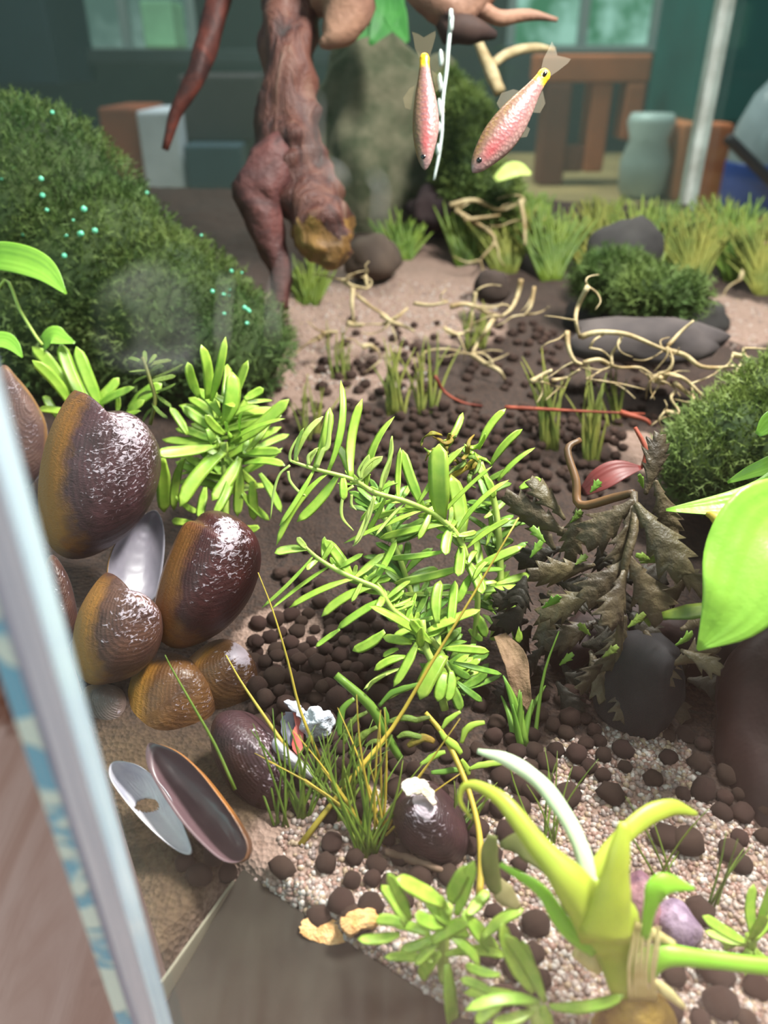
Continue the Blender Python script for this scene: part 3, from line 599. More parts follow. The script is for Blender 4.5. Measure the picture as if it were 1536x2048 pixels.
blade_leaf('leaf', [P(-50, 690, 2.5), P(0, 680, 2.5), P(25, 690, 2.5), P(45, 715, 2.5)], [wpx(x, 2.5) for x in (18, 20, 14, 2)], M_big, b1)
stem(b1, [(-30, 640, 2.6), (10, 560, 2.6), (40, 620, 2.6), (70, 670, 2.6), (85, 690, 2.6)], 2.6, 4, M_stem)
# --- eaten stem in the front middle
e1 = plant('nibbled_stem', G(815, 1560), 'leaning stem with ragged nibbled curved leaves in front of the green clump')
Z7 = dict(ox=500, oy=1350, sc=2.79)
S = [(672, 1350), (740, 1411), (772, 1468), (801, 1518)]
stem(e1, S, 1.8, [7, 9, 8, 7], M_leaf_dk)
def curl7(root, pts, d, wpx_, m, name='leaf'):
    pp = [P(x/2.79+500, y/2.79+1350, d) for x, y in pts]; n = len(pts)
    ww = [wpx_/FPX*d*.5*(1 if 0 < i < n-1 else .55) for i in range(n)]
    vs, fs = sweep(pp, ww, [x*.25 for x in ww], n=6, sub=5, lump=.35, seed=random.random()*9); return link(name, mesh(name, vs, fs), root, m)
for pts, wd, mm in (([(580, 130), (520, 190), (500, 270), (500, 340)], 14, M_leaf_dk), ([(655, 205), (580, 250), (540, 320), (525, 385)], 13, M_eaten), ([(710, 290), (640, 330), (590, 390), (555, 445)], 14, M_eaten), ([(720, 175), (780, 110), (860, 75), (945, 50)], 12, M_leaf_dk), ([(770, 265), (850, 240), (930, 250), (1005, 235)], 13, M_eaten), ([(820, 350), (870, 330), (930, 340), (1020, 370)], 12, M_eaten), ([(880, 400), (920, 370), (980, 350), (1030, 375)], 16, M_dead), ([(750, 380), (690, 370), (640, 400)], 11, M_eaten), ([(650, 90), (690, 40), (760, 0)], 8, M_eaten), ([(770, 280), (760, 220), (750, 180)], 9, M_leaf_dk)):
    curl7(e1, pts, 1.79, wd, mm)
e2 = plant('nibbled_stem', G(955, 1700), 'thin olive stem with yellow tips running down to the bottom rosette')
stem(e2, [(851, 1425, 1.82), (890, 1475, 1.8), (930, 1561, 1.74), (955, 1647, 1.68), (962, 1720, 1.64), (959, 1790, 1.6)], 1.8, [4, 5, 5, 5, 6, 6], M_blade_y)
for pts, wd, mm in (([(1180, 380), (1200, 320), (1240, 280), (1310, 265)], 13, M_leaf), ([(950, 500), (1000, 470), (1050, 440), (1090, 430)], 12, M_leaf), ([(1010, 545), (1080, 540), (1150, 530), (1210, 530)], 12, M_leaf_dk), ([(1220, 525), (1290, 505), (1360, 495), (1425, 490)], 13, M_leaf), ([(1070, 300), (1110, 250), (1175, 205)], 12, M_leaf), ([(1060, 310), (1100, 360), (1150, 400), (1180, 440)], 14, M_leaf), ([(1180, 470), (1210, 520), (1220, 560)], 13, M_leaf)):
    curl7(e2, pts, 1.78, wd, mm)
# --- bottom rosettes (nearest)
n1 = plant('stem_plant', G(905, 1960), 'bright green star shaped rosette at the bottom middle beside the orange flakes')
stem(n1, [(894, 1812, 1.42), (888, 1860, 1.43), (886, 1920, 1.44), (890, 1960, 1.45)], 1.42, 9)
leaves(n1, [(812, 1850, 763, 1770, 24), (822, 1840, 776, 1745, 22), (891, 1810, 792, 1756, 30), (900, 1805, 938, 1728, 26), (912, 1830, 948, 1721, 24), (935, 1830, 977, 1782, 22), (812, 1852, 750, 1840, 20), (800, 1868, 715, 1878, 22), (865, 1922, 768, 1914, 20), (882, 1905, 842, 1958, 24), (862, 1886, 936, 1843, 26), (925, 1825, 1000, 1912, 30), (890, 1909, 1014, 1913, 18), (894, 1928, 906, 2055, 26), (965, 1876, 1047, 1818, 22), (880, 1870, 800, 1900, 20), (890, 1850, 830, 1830, 26), (890, 1860, 880, 1800, 24), (900, 1850, 850, 1800, 24), (860, 1870, 790, 1850, 22), (890, 1860, 940, 1870, 26), (880, 1880, 830, 1930, 20), (900, 1870, 960, 1930, 22), (900, 1830, 880, 1790, 20)], 1.40, 24, M_leaf, dd=.05)
n2 = plant('stem_plant', G(1080, 2030), 'blurred green strap leaved plant at the bottom beneath the yellow crown plant')
stem(n2, [(1066, 2005), (1075, 2040), (1080, 2070)], 1.34, 10)
leaves(n2, [(1068, 1985, 1003, 1845, 26), (1090, 2005, 1010, 1868, 26), (1066, 2009, 927, 1985, 26), (1080, 2005, 930, 2020, 24), (1085, 2010, 1092, 2080, 30), (1099, 2013, 1250, 1990, 22), (1000, 1950, 930, 1930, 18), (990, 1990, 920, 1958, 18), (1070, 2020, 985, 2046, 22), (1088, 1998, 1045, 1880, 24), (1010, 2000, 950, 2046, 22)], 1.33, 24, M_leaf, dd=.04)
n3 = plant('stem_plant', G(1500, 1985), 'green strap leaved plant at the lower right frame edge')
stem(n3, [(1502, 1870), (1500, 1920), (1500, 1980)], 1.5, 9)
leaves(n3, [(1495, 1885, 1405, 1832, 20), (1505, 1870, 1507, 1768, 20), (1510, 1880, 1570, 1800, 22), (1490, 1890, 1410, 1862, 17), (1500, 1900, 1470, 1985, 24), (1510, 1900, 1560, 1950, 22), (1515, 1860, 1560, 1740, 18), (1490, 1880, 1440, 1900, 16), (1500, 1880, 1530, 1830, 20)], 1.48, 20, M_leaf, dd=.06)
# ------------------------------------------------------------------ mussels and other shells
def shell_mat(name, base, dark, amber, white=.5, gloss=.42, rib=0):
    m, t, out = nt(name); b = N(t, 'BsdfPrincipled', i_Roughness=gloss); b.inputs['Specular IOR Level'].default_value = .4; b.inputs['Coat Weight'].default_value = .08; b.inputs['Coat Roughness'].default_value = .2
    va = N(t, 'VertexColor', layer_name='growth'); sx = N(t, 'SeparateColor'); t.links.new(va.outputs[0], sx.inputs[0]); g, am, er = sx.outputs
    n1 = tex(t, 'noise', 14, detail=5); n2 = tex(t, 'noise', 60, detail=3, stretch=(1, 1, 1.9), dist=1.2); n3 = tex(t, 'noise', 28, detail=3)
    c = mixc(t, ramp(t, n1, [(.35, 0), (.65, 1)]), lin(base), lin(dark))
    wv = N(t, 'Math', operation='SINE'); mm = N(t, 'Math', operation='MULTIPLY_ADD'); mm.inputs[1].default_value = 120; t.links.new(g, mm.inputs[0]); t.links.new(n1, mm.inputs[2]); t.links.new(mm.outputs[0], wv.inputs[0])
    gl = ramp(t, wv.outputs[0], [(.2, 0), (.95, .25)]); c = mixc(t, gl, c, lin(dark))
    a2 = N(t, 'Math', operation='MULTIPLY_ADD'); a2.inputs[1].default_value = .7; t.links.new(n3, a2.inputs[0]); t.links.new(am, a2.inputs[2])
    c = mixc(t, ramp(t, a2.outputs[0], [(.5, 0), (.95, 1)]), c, lin(amber))
    e2 = N(t, 'Math', operation='MULTIPLY_ADD'); e2.inputs[1].default_value = 1.0; t.links.new(n2, e2.inputs[0]); t.links.new(er, e2.inputs[2])
    wf = ramp(t, e2.outputs[0], [(.74, 0), (.84, 1)]); c = mixc(t, wf, c, lin((182, 166, 176)))
    t.links.new(c, b.inputs['Base Color']); t.links.new(mixc(t, wf, (gloss,)*3, (.6,)*3), b.inputs['Roughness'])
    hh = N(t, 'Math', operation='MULTIPLY_ADD'); hh.inputs[1].default_value = .10; t.links.new(wv.outputs[0], hh.inputs[0]); t.links.new(n2, hh.inputs[2])
    t.links.new(bump(t, hh.outputs[0], .45, .006), b.inputs['Normal']); t.links.new(b.outputs[0], out.inputs[0]); return m
M_nacre = principled('nacre', (205, 200, 205), (170, 168, 182), 9, .25, .6, coat=.4)
M_nacre_g = principled('grey_nacre', (138, 132, 142), (112, 106, 118), 6, .3, .6, coat=.3)
M_nacre_d = principled('dark_inner_shell', (108, 84, 88), (90, 68, 74), 5, .4, .5, coat=.2)
SH_A = shell_mat('purple_brown_shell', (84, 54, 58), (56, 36, 38), (146, 94, 42))
SH_B = shell_mat('red_brown_shell', (76, 34, 34), (54, 24, 26), (132, 82, 38))
SH_C = shell_mat('brown_shell', (98, 66, 54), (66, 42, 38), (150, 100, 46))
SH_D = shell_mat('olive_brown_shell', (110, 74, 40), (78, 50, 32), (168, 116, 50))
SH_E = shell_mat('dark_purple_shell', (70, 44, 48), (50, 32, 36), (110, 70, 50))
def valve(name, outline, umbo, d, yaw, pit, H, m_out, m_in, parent, amberdir=(-1, 0), amber=1.0, erode=.5, back=False, hole=None, rings=16, thick=.010, sub=5, flecks=0):
    """one shell valve: outline in px at depth d on a plane turned by yaw/pitch, domed by H towards the plane normal"""
    o2 = catmull(outline, sub, True); cx = sum(p[0] for p in o2)/len(o2); cy = sum(p[1] for p in o2)/len(o2)
    P0 = P(cx, cy, d); n_ = -ray(cx, cy).normalized(); R_ = V((1, 0, 0)); n_ = Matrix.Rotation(yaw, 3, 'Z') @ n_; n_ = Matrix.Rotation(pit, 3, 'X') @ n_
    def onpl(px, py):
        r = ray(px, py); o = V((0, 0, CAMZ)); return o + r*((P0-o).dot(n_)/r.dot(n_))
    O = [onpl(*p) for p in o2]; U = onpl(*umbo); Q = U.lerp(onpl(cx, cy), .5); n = len(O)
    Od = np.array([((o2[i][0]-umbo[0]), (o2[i][1]-umbo[1])) for i in range(n)]); oa = np.arctan2(Od[:, 1], Od[:, 0]); ol = np.hypot(Od[:, 0], Od[:, 1])
    order = np.argsort(oa); oa, ol = oa[order], ol[order]
    qx, qy = umbo[0]+(cx-umbo[0])*.5, umbo[1]+(cy-umbo[1])*.5
    sgn = -1 if back else 1
    vs, col, fs, mi = [], [], [], []
    def lay(off, scale):
        for i in range(rings+1):
            r = i/rings
            for k in range(n):
                p = Q + (O[k]-Q)*(r*scale); h = H*(1-r**2.3)**.62
                px, py = qx+(o2[k][0]-qx)*r, qy+(o2[k][1]-qy)*r
                dx_, dy_ = px-umbo[0], py-umbo[1]; L = math.hypot(dx_, dy_); g = L/max(4, np.interp(math.atan2(dy_, dx_), oa, ol, period=2*math.pi))
                g = min(1, g)
                h += .0007*math.sin(g*70+3*math.sin(g*9))*(1 if r < .97 else 0)
                vs.append(p + n_*(sgn*(h-off)))
                od = V((o2[k][0]-cx, o2[k][1]-cy)).normalized(); am = sm(.62, 1.0, r)*sm(-.1, .75, od.dot(V(amberdir)))*amber*.82
                er = erode*(1-sm(.05, .38, g)) + .17*sm(.5, .1, abs(g-.35)) - .02 + flecks
                col.append((g, am, er, 1))
    lay(0, 1); lay(thick, .985)
    W_ = (rings+1)*n
    for base, flip, mm in ((0, False, 0), (W_, True, 1)):
        for i in range(rings):
            for k in range(n):
                a, b_, c_, e_ = base+i*n+k, base+i*n+(k+1) % n, base+(i+1)*n+(k+1) % n, base+(i+1)*n+k
                if hole:
                    pc = Q + (O[k]-Q)*(i/rings); px, py = qx+(o2[k][0]-qx)*(i+.5)/rings, qy+(o2[k][1]-qy)*(i+.5)/rings
                    if ((px-hole[0])/hole[2])**2+((py-hole[1])/hole[3])**2 < 1: continue
                fs.append((a, b_, c_, e_) if flip ^ back else (e_, c_, b_, a)); mi.append(mm)
    for k in range(n):
        a, b_ = rings*n+k, rings*n+(k+1) % n; fs.append((a, b_, b_+W_, a+W_)); mi.append(0)
    me = mesh(name, vs, fs); at = me.color_attributes.new('growth', 'FLOAT_COLOR', 'POINT'); at.data.foreach_set('color', np.array(col).ravel())
    bm = bmesh.new(); bm.from_mesh(me); bmesh.ops.remove_doubles(bm, verts=bm.verts, dist=1e-5); bmesh.ops.recalc_face_normals(bm, faces=bm.faces); bm.to_mesh(me); bm.free()
    o = link(name, me, parent, [m_out, m_in])
    me.polygons.foreach_set('material_index', (mi+[0]*len(me.polygons))[:len(me.polygons)]) if len(me.polygons) == len(mi) else None
    return o
def mussel(outline, umbo, d, yaw, pit, H, m_out, label, both=True, m_in=None, ground=None, name='mussel_shell', **kw):
    cx = sum(p[0] for p in outline)/len(outline); cy = max(p[1] for p in outline)
    t_ = empty(name, P(cx, cy, d), label, 'shell')
    valve('front_valve', outline, umbo, d, yaw, pit, H, m_out, m_in or M_nacre, t_, **kw)
    if both:
        kw2 = dict(kw); kw2['back'] = True; valve('rear_valve', outline, umbo, d+.004, yaw, pit, H*.8, m_out, m_in or M_nacre, t_, **kw2)
    return t_
mussel([(150, 780), (118, 822), (92, 885), (77, 960), (78, 1030), (95, 1085), (135, 1117), (190, 1110), (250, 1072), (295, 1010), (314, 945), (308, 890), (280, 845), (245, 822), (205, 822), (172, 808)], (232, 832), 2.2, .38, .15, .17, SH_A, 'largest purple brown mussel shell, topmost against the side glass', erode=.22, flecks=.05)
mussel([(372, 1047), (345, 1100), (322, 1160), (308, 1225), (312, 1270), (350, 1297), (405, 1285), (455, 1250), (495, 1195), (515, 1130), (510, 1080), (485, 1045), (450, 1025), (415, 1022), (395, 1040)], (428, 1034), 2.1, .38, .2, .16, SH_B, 'glossy dark red mussel shell with chalky white top', erode=.26, flecks=.02)
mussel([(212, 1145), (182, 1178), (155, 1230), (145, 1290), (152, 1340), (180, 1368), (225, 1366), (270, 1350), (305, 1315), (320, 1270), (315, 1225), (292, 1195), (265, 1180), (245, 1180), (228, 1160)], (262, 1184), 1.98, .38, .15, .13, SH_C, 'small brown mussel shell with scratched surface, below the largest one', erode=.2, flecks=.04)
mussel([(300, 1312), (265, 1350), (250, 1420), (252, 1480), (275, 1505), (340, 1510), (400, 1490), (430, 1430), (425, 1370), (390, 1325), (345, 1305)], (395, 1320), 2.08, .38, .2, .12, SH_D, 'olive brown mussel shell half hidden under the red and small brown ones', erode=.0, amber=1.1)
mussel([(425, 1282), (385, 1310), (358, 1345), (365, 1395), (400, 1430), (460, 1440), (505, 1410), (512, 1350), (495, 1305), (460, 1280)], (470, 1284), 2.14, .38, .2, .11, SH_D, 'amber mussel shell with worn white stripes behind the olive brown one', erode=.55)
mussel([(432, 1432), (420, 1470), (430, 1520), (465, 1580), (510, 1625), (560, 1650), (600, 1640), (605, 1590), (585, 1530), (550, 1470), (505, 1430), (465, 1420)], (560, 1475), 1.86, -.2, .2, .12, SH_E, 'dark purple mussel shell with red flecks lying on its side', erode=.12, amber=.2)
t_ = mussel([(550, 1478), (545, 1496), (575, 1530), (610, 1555), (635, 1562), (630, 1548), (600, 1520), (570, 1494)], (552, 1484), 1.8, .1, .5, .02, M_nacre, 'glossy sliver of silvery shell edge beside the dark purple mussel', both=False)
g_ = empty('open_mussel_shell', P(420, 1715, 1.7), 'open mussel shell with dark oval inside and amber brown rim', 'shell')
OG = [(300, 1492), (318, 1488), (360, 1505), (400, 1540), (440, 1590), (475, 1640), (500, 1690), (492, 1722), (455, 1725), (410, 1690), (365, 1640), (325, 1580), (300, 1530)]
valve('lower_valve', OG, (495, 1712), 1.655, -.62, -.12, .085, shell_mat('amber_brown_shell', (112, 74, 44), (82, 52, 36), (150, 96, 44)), M_nacre_d, g_, back=True, amber=1.4, amberdir=(.5, -.6), erode=.3, thick=.02)
h_ = empty('pale_shell_valve', P(300, 1700, 1.72), 'pale pearly open shell half with a hole, by the bottom left glass', 'shell')
OHH = [(222, 1530), (238, 1522), (275, 1530), (310, 1555), (345, 1600), (372, 1660), (385, 1705), (362, 1706), (320, 1675), (275, 1630), (235, 1580), (220, 1552)]
valve('valve', OHH, (240, 1530), 1.67, -.3, -.1, .07, M_nacre, M_nacre, h_, back=True, hole=(288, 1610, 22, 17), rings=30, sub=8)
i_ = mussel([(300, 1022), (262, 1050), (225, 1095), (213, 1150), (225, 1200), (270, 1215), (310, 1195), (325, 1130), (328, 1070), (318, 1030)], (305, 1030), 2.3, .3, -.1, .06, SH_D, 'grey pearly upright shell half behind the largest mussel', both=False, m_in=M_nacre_g, back=True)
mussel([(5, 730), (-30, 780), (-40, 860), (-20, 940), (40, 980), (85, 940), (95, 860), (70, 800), (35, 755)], (60, 790), 2.5, .1, .1, .09, shell_mat('mauve_reflected_shell', (116, 88, 80), (92, 68, 66), (150, 110, 70)), 'dull mauve brown shell standing in for a reflection at the left glass corner edge', erode=-.2, amberdir=(1, -.4))  # this and the next two stand in for reflections in the side glass
mussel([(100, 1110), (75, 1180), (95, 1260), (130, 1300), (155, 1250), (148, 1190), (130, 1140)], (110, 1120), 2.1, .1, .1, .06, SH_C, 'narrow amber brown shell standing in for a reflection in the side glass below the largest mussel', erode=-.2)
mussel([(170, 1375), (162, 1420), (190, 1460), (235, 1470), (255, 1430), (250, 1385), (215, 1368)], (240, 1385), 2.02, .1, .1, .06, shell_mat('grey_reflected_shell', (122, 104, 98), (96, 80, 76), (140, 110, 90)), 'dull grey brown shell standing in for a reflection beneath the small brown mussel', erode=-.1)
mussel([(812, 1575), (786, 1600), (785, 1640), (810, 1690), (860, 1725), (915, 1730), (940, 1690), (930, 1640), (900, 1595), (860, 1565)], (850, 1565), 1.72, -.1, .3, .10, SH_E, 'dark mussel shell with torn white top lying among the grass blades', erode=.9, amber=.1)
# ragged white flake on it
def flake(name, outline, d, m, label, cat, thick=.03, yaw=.0, rag=3.0, tilt=.5):
    o2 = catmull(outline, 4, True); o2 = [(p[0]+random.uniform(-rag, rag), p[1]+random.uniform(-rag, rag)) for p in o2]
    cx = sum(p[0] for p in o2)/len(o2); cy = sum(p[1] for p in o2)/len(o2); P0 = P(cx, cy, d); n_ = -ray(cx, cy).normalized(); n_ = (n_+V((yaw, 0, tilt))).normalized()
    def onpl(px, py):
        r = ray(px, py); o = V((0, 0, CAMZ)); return o + r*((P0-o).dot(n_)/r.dot(n_))
    n = len(o2); vs = []; fs = []
    for lev, s in ((0, 1), (.0, .5), (0, .12)):
        for p in o2:
            q = onpl(cx+(p[0]-cx)*s, cy+(p[1]-cy)*s); vs.append(q + n_*(.10*thick*noise.noise(q*60)+(.12*thick if s < 1 else 0)))
    for p in o2: vs.append(onpl(*p)-n_*thick)
    for k in range(n):
        k2 = (k+1) % n
        fs += [(k, k2, n+k2, n+k), (n+k, n+k2, 2*n+k2, 2*n+k), (3*n+k, 3*n+k2, k2, k)]
    fs.append(tuple(2*n+k for k in range(n))); fs.append(tuple(3*n+k for k in range(n-1, -1, -1)))
    me = mesh(name, vs, fs); bm = bmesh.new(); bm.from_mesh(me); bmesh.ops.recalc_face_normals(bm, faces=bm.faces); bm.to_mesh(me); bm.free()
    return props(link(name, me, None, m, False), label, cat)
M_flake = principled('food_flake', (244, 200, 142), (220, 154, 92), 40, .8, .2, bmp=.6, bscale=120)
flake('food_flake', [(600, 1855), (612, 1838), (632, 1843), (655, 1837), (680, 1848), (682, 1866), (690, 1886), (672, 1893), (640, 1884), (604, 1872)], G(640, 1895).y*cp+(CAMZ-G(640, 1895).z)*sp-.03, M_flake, 'larger pale orange flake with ragged edge on the pellets at the front', 'food flake', .02)
flake('food_flake', [(682, 1840), (700, 1826), (738, 1815), (755, 1828), (755, 1848), (730, 1856), (700, 1866), (684, 1856)], G(718, 1866).y*cp+(CAMZ-G(718, 1866).z)*sp-.03, M_flake, 'smaller orange flake beside the larger one, touching the green rosette', 'food flake', .035)
M_chalk = principled('chalky_shell', (232, 224, 210), (205, 180, 150), 30, .7, .3, bmp=.5, bscale=80)
flake('shell_fragment', [(803, 1572), (815, 1558), (840, 1555), (862, 1572), (872, 1596), (868, 1608), (852, 1592), (832, 1586), (815, 1588)], 1.64, M_chalk, 'torn chalky white shell piece on the dark mussel among the grass', 'shell piece', .012)
fz = empty('broken_shell', G(610, 1510), 'broken white shell with a red lined opening on the brown pellets', 'shell')
def piece(nm, outl, d, m, th):
    o = flake(nm, outl, d, m, None, None, th); o.parent = fz; o.matrix_parent_inverse = Matrix.Translation(fz.location).inverted(); return o
lump('white_wall', P(634, 1446, 1.92), (.034, .03, .042), principled('white_fluff', (225, 228, 235), (195, 200, 215), 20, .8, .2, bmp=.7, bscale=60), None, None, 4.4, fz, 4, .55)
piece('lip', [(570, 1405), (580, 1398), (600, 1412), (612, 1424), (606, 1440), (590, 1425)], 1.92, M_nacre, .015)
piece('red_lining', [(588, 1425), (600, 1440), (606, 1470), (604, 1500), (592, 1508), (585, 1480), (590, 1450)], 1.91, principled('coral_lining', (214, 110, 100), (190, 80, 76), 12, .4, .5), .015)
piece('dark_lining', [(572, 1425), (588, 1428), (590, 1455), (584, 1490), (570, 1480), (562, 1450)], 1.93, principled('slate_lining', (92, 90, 104), (130, 130, 150), 12, .4, .5), .015)
# pinkish purple pebbles near the crown plant
M_purp = principled('purple_pebble', (176, 128, 132), (92, 60, 80), 16, .5, .4, bmp=.5, bscale=40, stretch=(1, 1, .4))
M_purp2 = principled('lilac_pebble', (170, 146, 168), (96, 76, 100), 16, .5, .4, bmp=.5, bscale=40, stretch=(1, 1, .4))
lump('pebble', G(1270, 1830)+V((0, 0, .035)), (.042, .06, .065), M_purp, 'pinkish purple streaked pebble just behind the yellow crown plant', 'pebble', 3.1)
lump('pebble', G(1345, 1870)+V((0, 0, .025)), (.045, .05, .05), M_purp2, 'lilac grey pebble right of the pinkish one on the sand', 'pebble', 8.4)
# ------------------------------------------------------------------ fish
def fish(h, tl, d, dorsal_left, label, thick, seed, deep=1.0):
    H_, T_ = P(*h, d), P(*tl, d*1.02); L = (T_-H_).length; X = (T_-H_)/L
    n_ = -ray(*h).normalized(); n_ = (n_-X*n_.dot(X)).normalized(); Z = X.cross(n_)
    if (Z.x < 0) != dorsal_left: Z = -Z
    Yv = Z.cross(X)
    root = empty('fish', H_, label, 'fish')
    mt = Matrix((X, Yv, Z)).transposed().to_4x4(); mt.translation = H_; mt = mt @ Matrix.Scale(L, 4)
    prof = [(0, .006, .0), (.02, .028, 0), (.07, .058, .0), (.16, .088, 0), (.28, .115, -.004), (.40, .120, -.006), (.52, .108, -.004), (.64, .085, 0), (.75, .060, .003), (.85, .045, .004), (.90, .046, .004), (.93, .03, .004)]
    pr = catmull([(a, b_*deep, c_) for a, b_, c_ in prof], 3); vs = []; fs = []; n = 16
    for a, hh, zc in pr:
        for k in range(n):
            an = 2*math.pi*k/n; vs.append(mt @ V((a, math.sin(an)*hh*thick, math.cos(an)*hh+zc)))
    # local coordinates for colour
    loc = [(a, math.sin(2*math.pi*k/n), math.cos(2*math.pi*k/n), 1) for a, hh, zc in pr for k in range(n)]
    m_ = len(pr)
    for i in range(m_-1):
        for k in range(n): fs.append((i*n+k, i*n+(k+1) % n, (i+1)*n+(k+1) % n, (i+1)*n+k))
    fs.append(tuple(range(n))); fs.append(tuple((m_-1)*n+k for k in range(n)))
    me = mesh('body', vs, fs); at = me.color_attributes.new('place', 'FLOAT_COLOR', 'POINT')
    at.data.foreach_set('color', np.array([(a, s*.5+.5, c*.5+.5, 1) for a, s, c, _ in loc]).ravel())
    bm = bmesh.new(); bm.from_mesh(me); bmesh.ops.recalc_face_normals(bm, faces=bm.faces); bm.to_mesh(me); bm.free()
    link('body', me, root, M_fish)
    def fin(nm, pts, m, th=.004, y=0):
        k = len(pts); vv = [mt @ V((p[0], y+th, p[1])) for p in pts]+[mt @ V((p[0], y-th, p[1])) for p in pts]
        ff = [tuple(range(k)), tuple(range(2*k-1, k-1, -1))]+[(i, (i+1) % k, k+(i+1) % k, k+i) for i in range(k)]
        return link(nm, mesh(nm, vv, ff), root, m, False)
    fin('tail_fin', [(.90, .04), (.98, .075), (1.08, .09), (1.12, .10), (1.10, .05), (1.07, .01), (1.10, -.04), (1.12, -.08), (1.08, -.08), (.98, -.055), (.90, -.03)], M_fin)
    fin('dorsal_fin', [(.48, .100), (.50, .150), (.58, .165), (.66, .115), (.68, .075)], M_fin)
    fin('anal_fin', [(.62, -.08), (.66, -.13), (.74, -.12), (.80, -.05)], M_fin)
    fin('pelvic_fin', [(.42, -.118), (.46, -.155), (.52, -.14), (.52, -.105)], M_fin)
    fin('pectoral_fin', [(.22, -.04), (.30, -.08), (.34, -.06), (.28, -.025)], M_fin, y=.10*thick)
    for sgn in (1, -1):
        e = lump('eye', V((0, 0, 0)), (1, 1, 1), M_eye, None, None, 0, root, 2, 0)
        for v in e.data.vertices: v.co = mt @ (V((.085, sgn*.055*thick*deep, .012)) + V((v.co.x*.020, v.co.y*.010, v.co.z*.020)))
    for sgn in ((1, -1) if deep > .9 else ()):
        e = lump('tail_spot', V((0, 0, 0)), (1, 1, 1), M_eye, None, None, 0, root, 2, 0)
        for v in e.data.vertices: v.co = mt @ (V((.885, sgn*.046*thick, .004)) + V((v.co.x*.024, v.co.y*.008, v.co.z*.015)))
        e['label'] = 'black spot on the tail base'
    return root
m, t, out = nt('fish_skin'); b = N(t, 'BsdfPrincipled', i_Roughness=.42); b.inputs['Specular IOR Level'].default_value = .4; b.inputs['Coat Weight'].default_value = .1
va = N(t, 'VertexColor', layer_name='place'); sx = N(t, 'SeparateColor'); t.links.new(va.outputs[0], sx.inputs[0])
c = ramp(t, sx.outputs[2], [(.1, lin((176, 140, 132))), (.4, lin((154, 110, 106))), (.7, lin((136, 106, 88))), (.92, lin((130, 100, 52)))])
sc_ = tex(t, 'voronoi', 95); c = mixc(t, ramp(t, sc_, [(.15, .0), (.6, .45)]), c, lin((110, 66, 70)))
redn = ramp(t, sx.outputs[0], [(.08, 0), (.18, 1), (.26, .6), (.5, .3), (.7, 0)]); c = mixc(t, mixc(t, ramp(t, sx.outputs[2], [(.15, 0), (.4, 1), (.6, .6), (.75, 0)]), (0, 0, 0), redn), c, lin((172, 74, 76)))
wvx = N(t, 'Math', operation='MULTIPLY'); wvx.inputs[1].default_value = 130; t.links.new(sx.outputs[0], wvx.inputs[0]); sn = N(t, 'Math', operation='SINE'); t.links.new(wvx.outputs[0], sn.inputs[0])
bar = mixc(t, ramp(t, sn.outputs[0], [(.1, 0), (.8, .5)]), (0, 0, 0), ramp(t, sx.outputs[0], [(.25, 0), (.35, 1), (.75, .7), (.82, 0)])); bar = mixc(t, ramp(t, sx.outputs[2], [(.2, 0), (.4, 1), (.65, 1), (.75, 0)]), (0, 0, 0), bar)
c = mixc(t, bar, c, lin((110, 80, 90)))
c = mixc(t, ramp(t, sx.outputs[0], [(.80, 0), (.84, 1)]), c, lin((236, 176, 30)))
c = mixc(t, ramp(t, sx.outputs[0], [(.03, .6), (.10, 0)]), c, lin((120, 100, 100)))
t.links.new(c, b.inputs['Base Color']); t.links.new(bump(t, sc_, .3, .004), b.inputs['Normal']); t.links.new(b.outputs[0], out.inputs[0]); M_fish = m
M_eye = principled('black_eye', (14, 12, 14), None, rough=.1, spec=.8)
m, t, out = nt('fin_membrane'); b = N(t, 'BsdfPrincipled', i_Roughness=.4); b.inputs['Base Color'].default_value = (*lin((150, 132, 100)), 1)
tr = N(t, 'BsdfTransparent'); ms = N(t, 'MixShader'); ms.inputs[0].default_value = .10; t.links.new(tr.outputs[0], ms.inputs[1]); t.links.new(b.outputs[0], ms.inputs[2]); t.links.new(ms.outputs[0], out.inputs[0]); M_fin = m
fish((945, 345), (1106, 128), 2.15, True, 'pink fish with yellow black-spotted tail, diving to the lower left', .55, 1)
fish((850, 340), (850, 92), 2.3, True, 'slimmer pink fish with orange tail tip, head straight down', .8, 2, .82)
# ------------------------------------------------------------------ yellow crown plant in the near right
cr = plant('crown_plant', G(1265, 2035), 'yellow green crown plant with bleached stalk and bare leaf stalks, nearest at lower right')
def pet(pts, w_, m, name='petiole', th=.55, n=10, hint=(0, -.6, .8)):
    pp = [P(*p) for p in pts]; ww = [x/FPX*p[2]*.5 for x, p in zip(w_, pts)]
    vs, fs = sweep(pp, ww, [x*th for x in ww], n=n, sub=5, hint=hint, lump=.14, seed=w_[0]*.37); return link(name, mesh(name, vs, fs), cr, m)
pet([(1250, 1985, 1.36), (1238, 1900, 1.35), (1220, 1850, 1.34), (1180, 1790, 1.33)], [60, 95, 135, 90], M_pet, 'crown', .6)
pet([(1200, 1850, 1.31), (1140, 1765, 1.30), (1075, 1690, 1.32), (1015, 1612, 1.35), (965, 1575, 1.38), (930, 1572, 1.39), (920, 1602, 1.39), (945, 1640, 1.39)], [110, 74, 46, 34, 22, 14, 9, 4], M_pet)
w0 = pet([(1180, 1780, 1.36), (1165, 1705, 1.38), (1130, 1630, 1.42), (1080, 1565, 1.47), (1020, 1522, 1.5), (955, 1502, 1.52)], [48, 34, 34, 32, 28, 10], M_petw); w0['label'] = 'bleached white stalk'
pet([(1210, 1870, 1.28), (1225, 1790, 1.27), (1238, 1710, 1.27), (1250, 1645, 1.28)], [110, 72, 46, 22], M_pet)
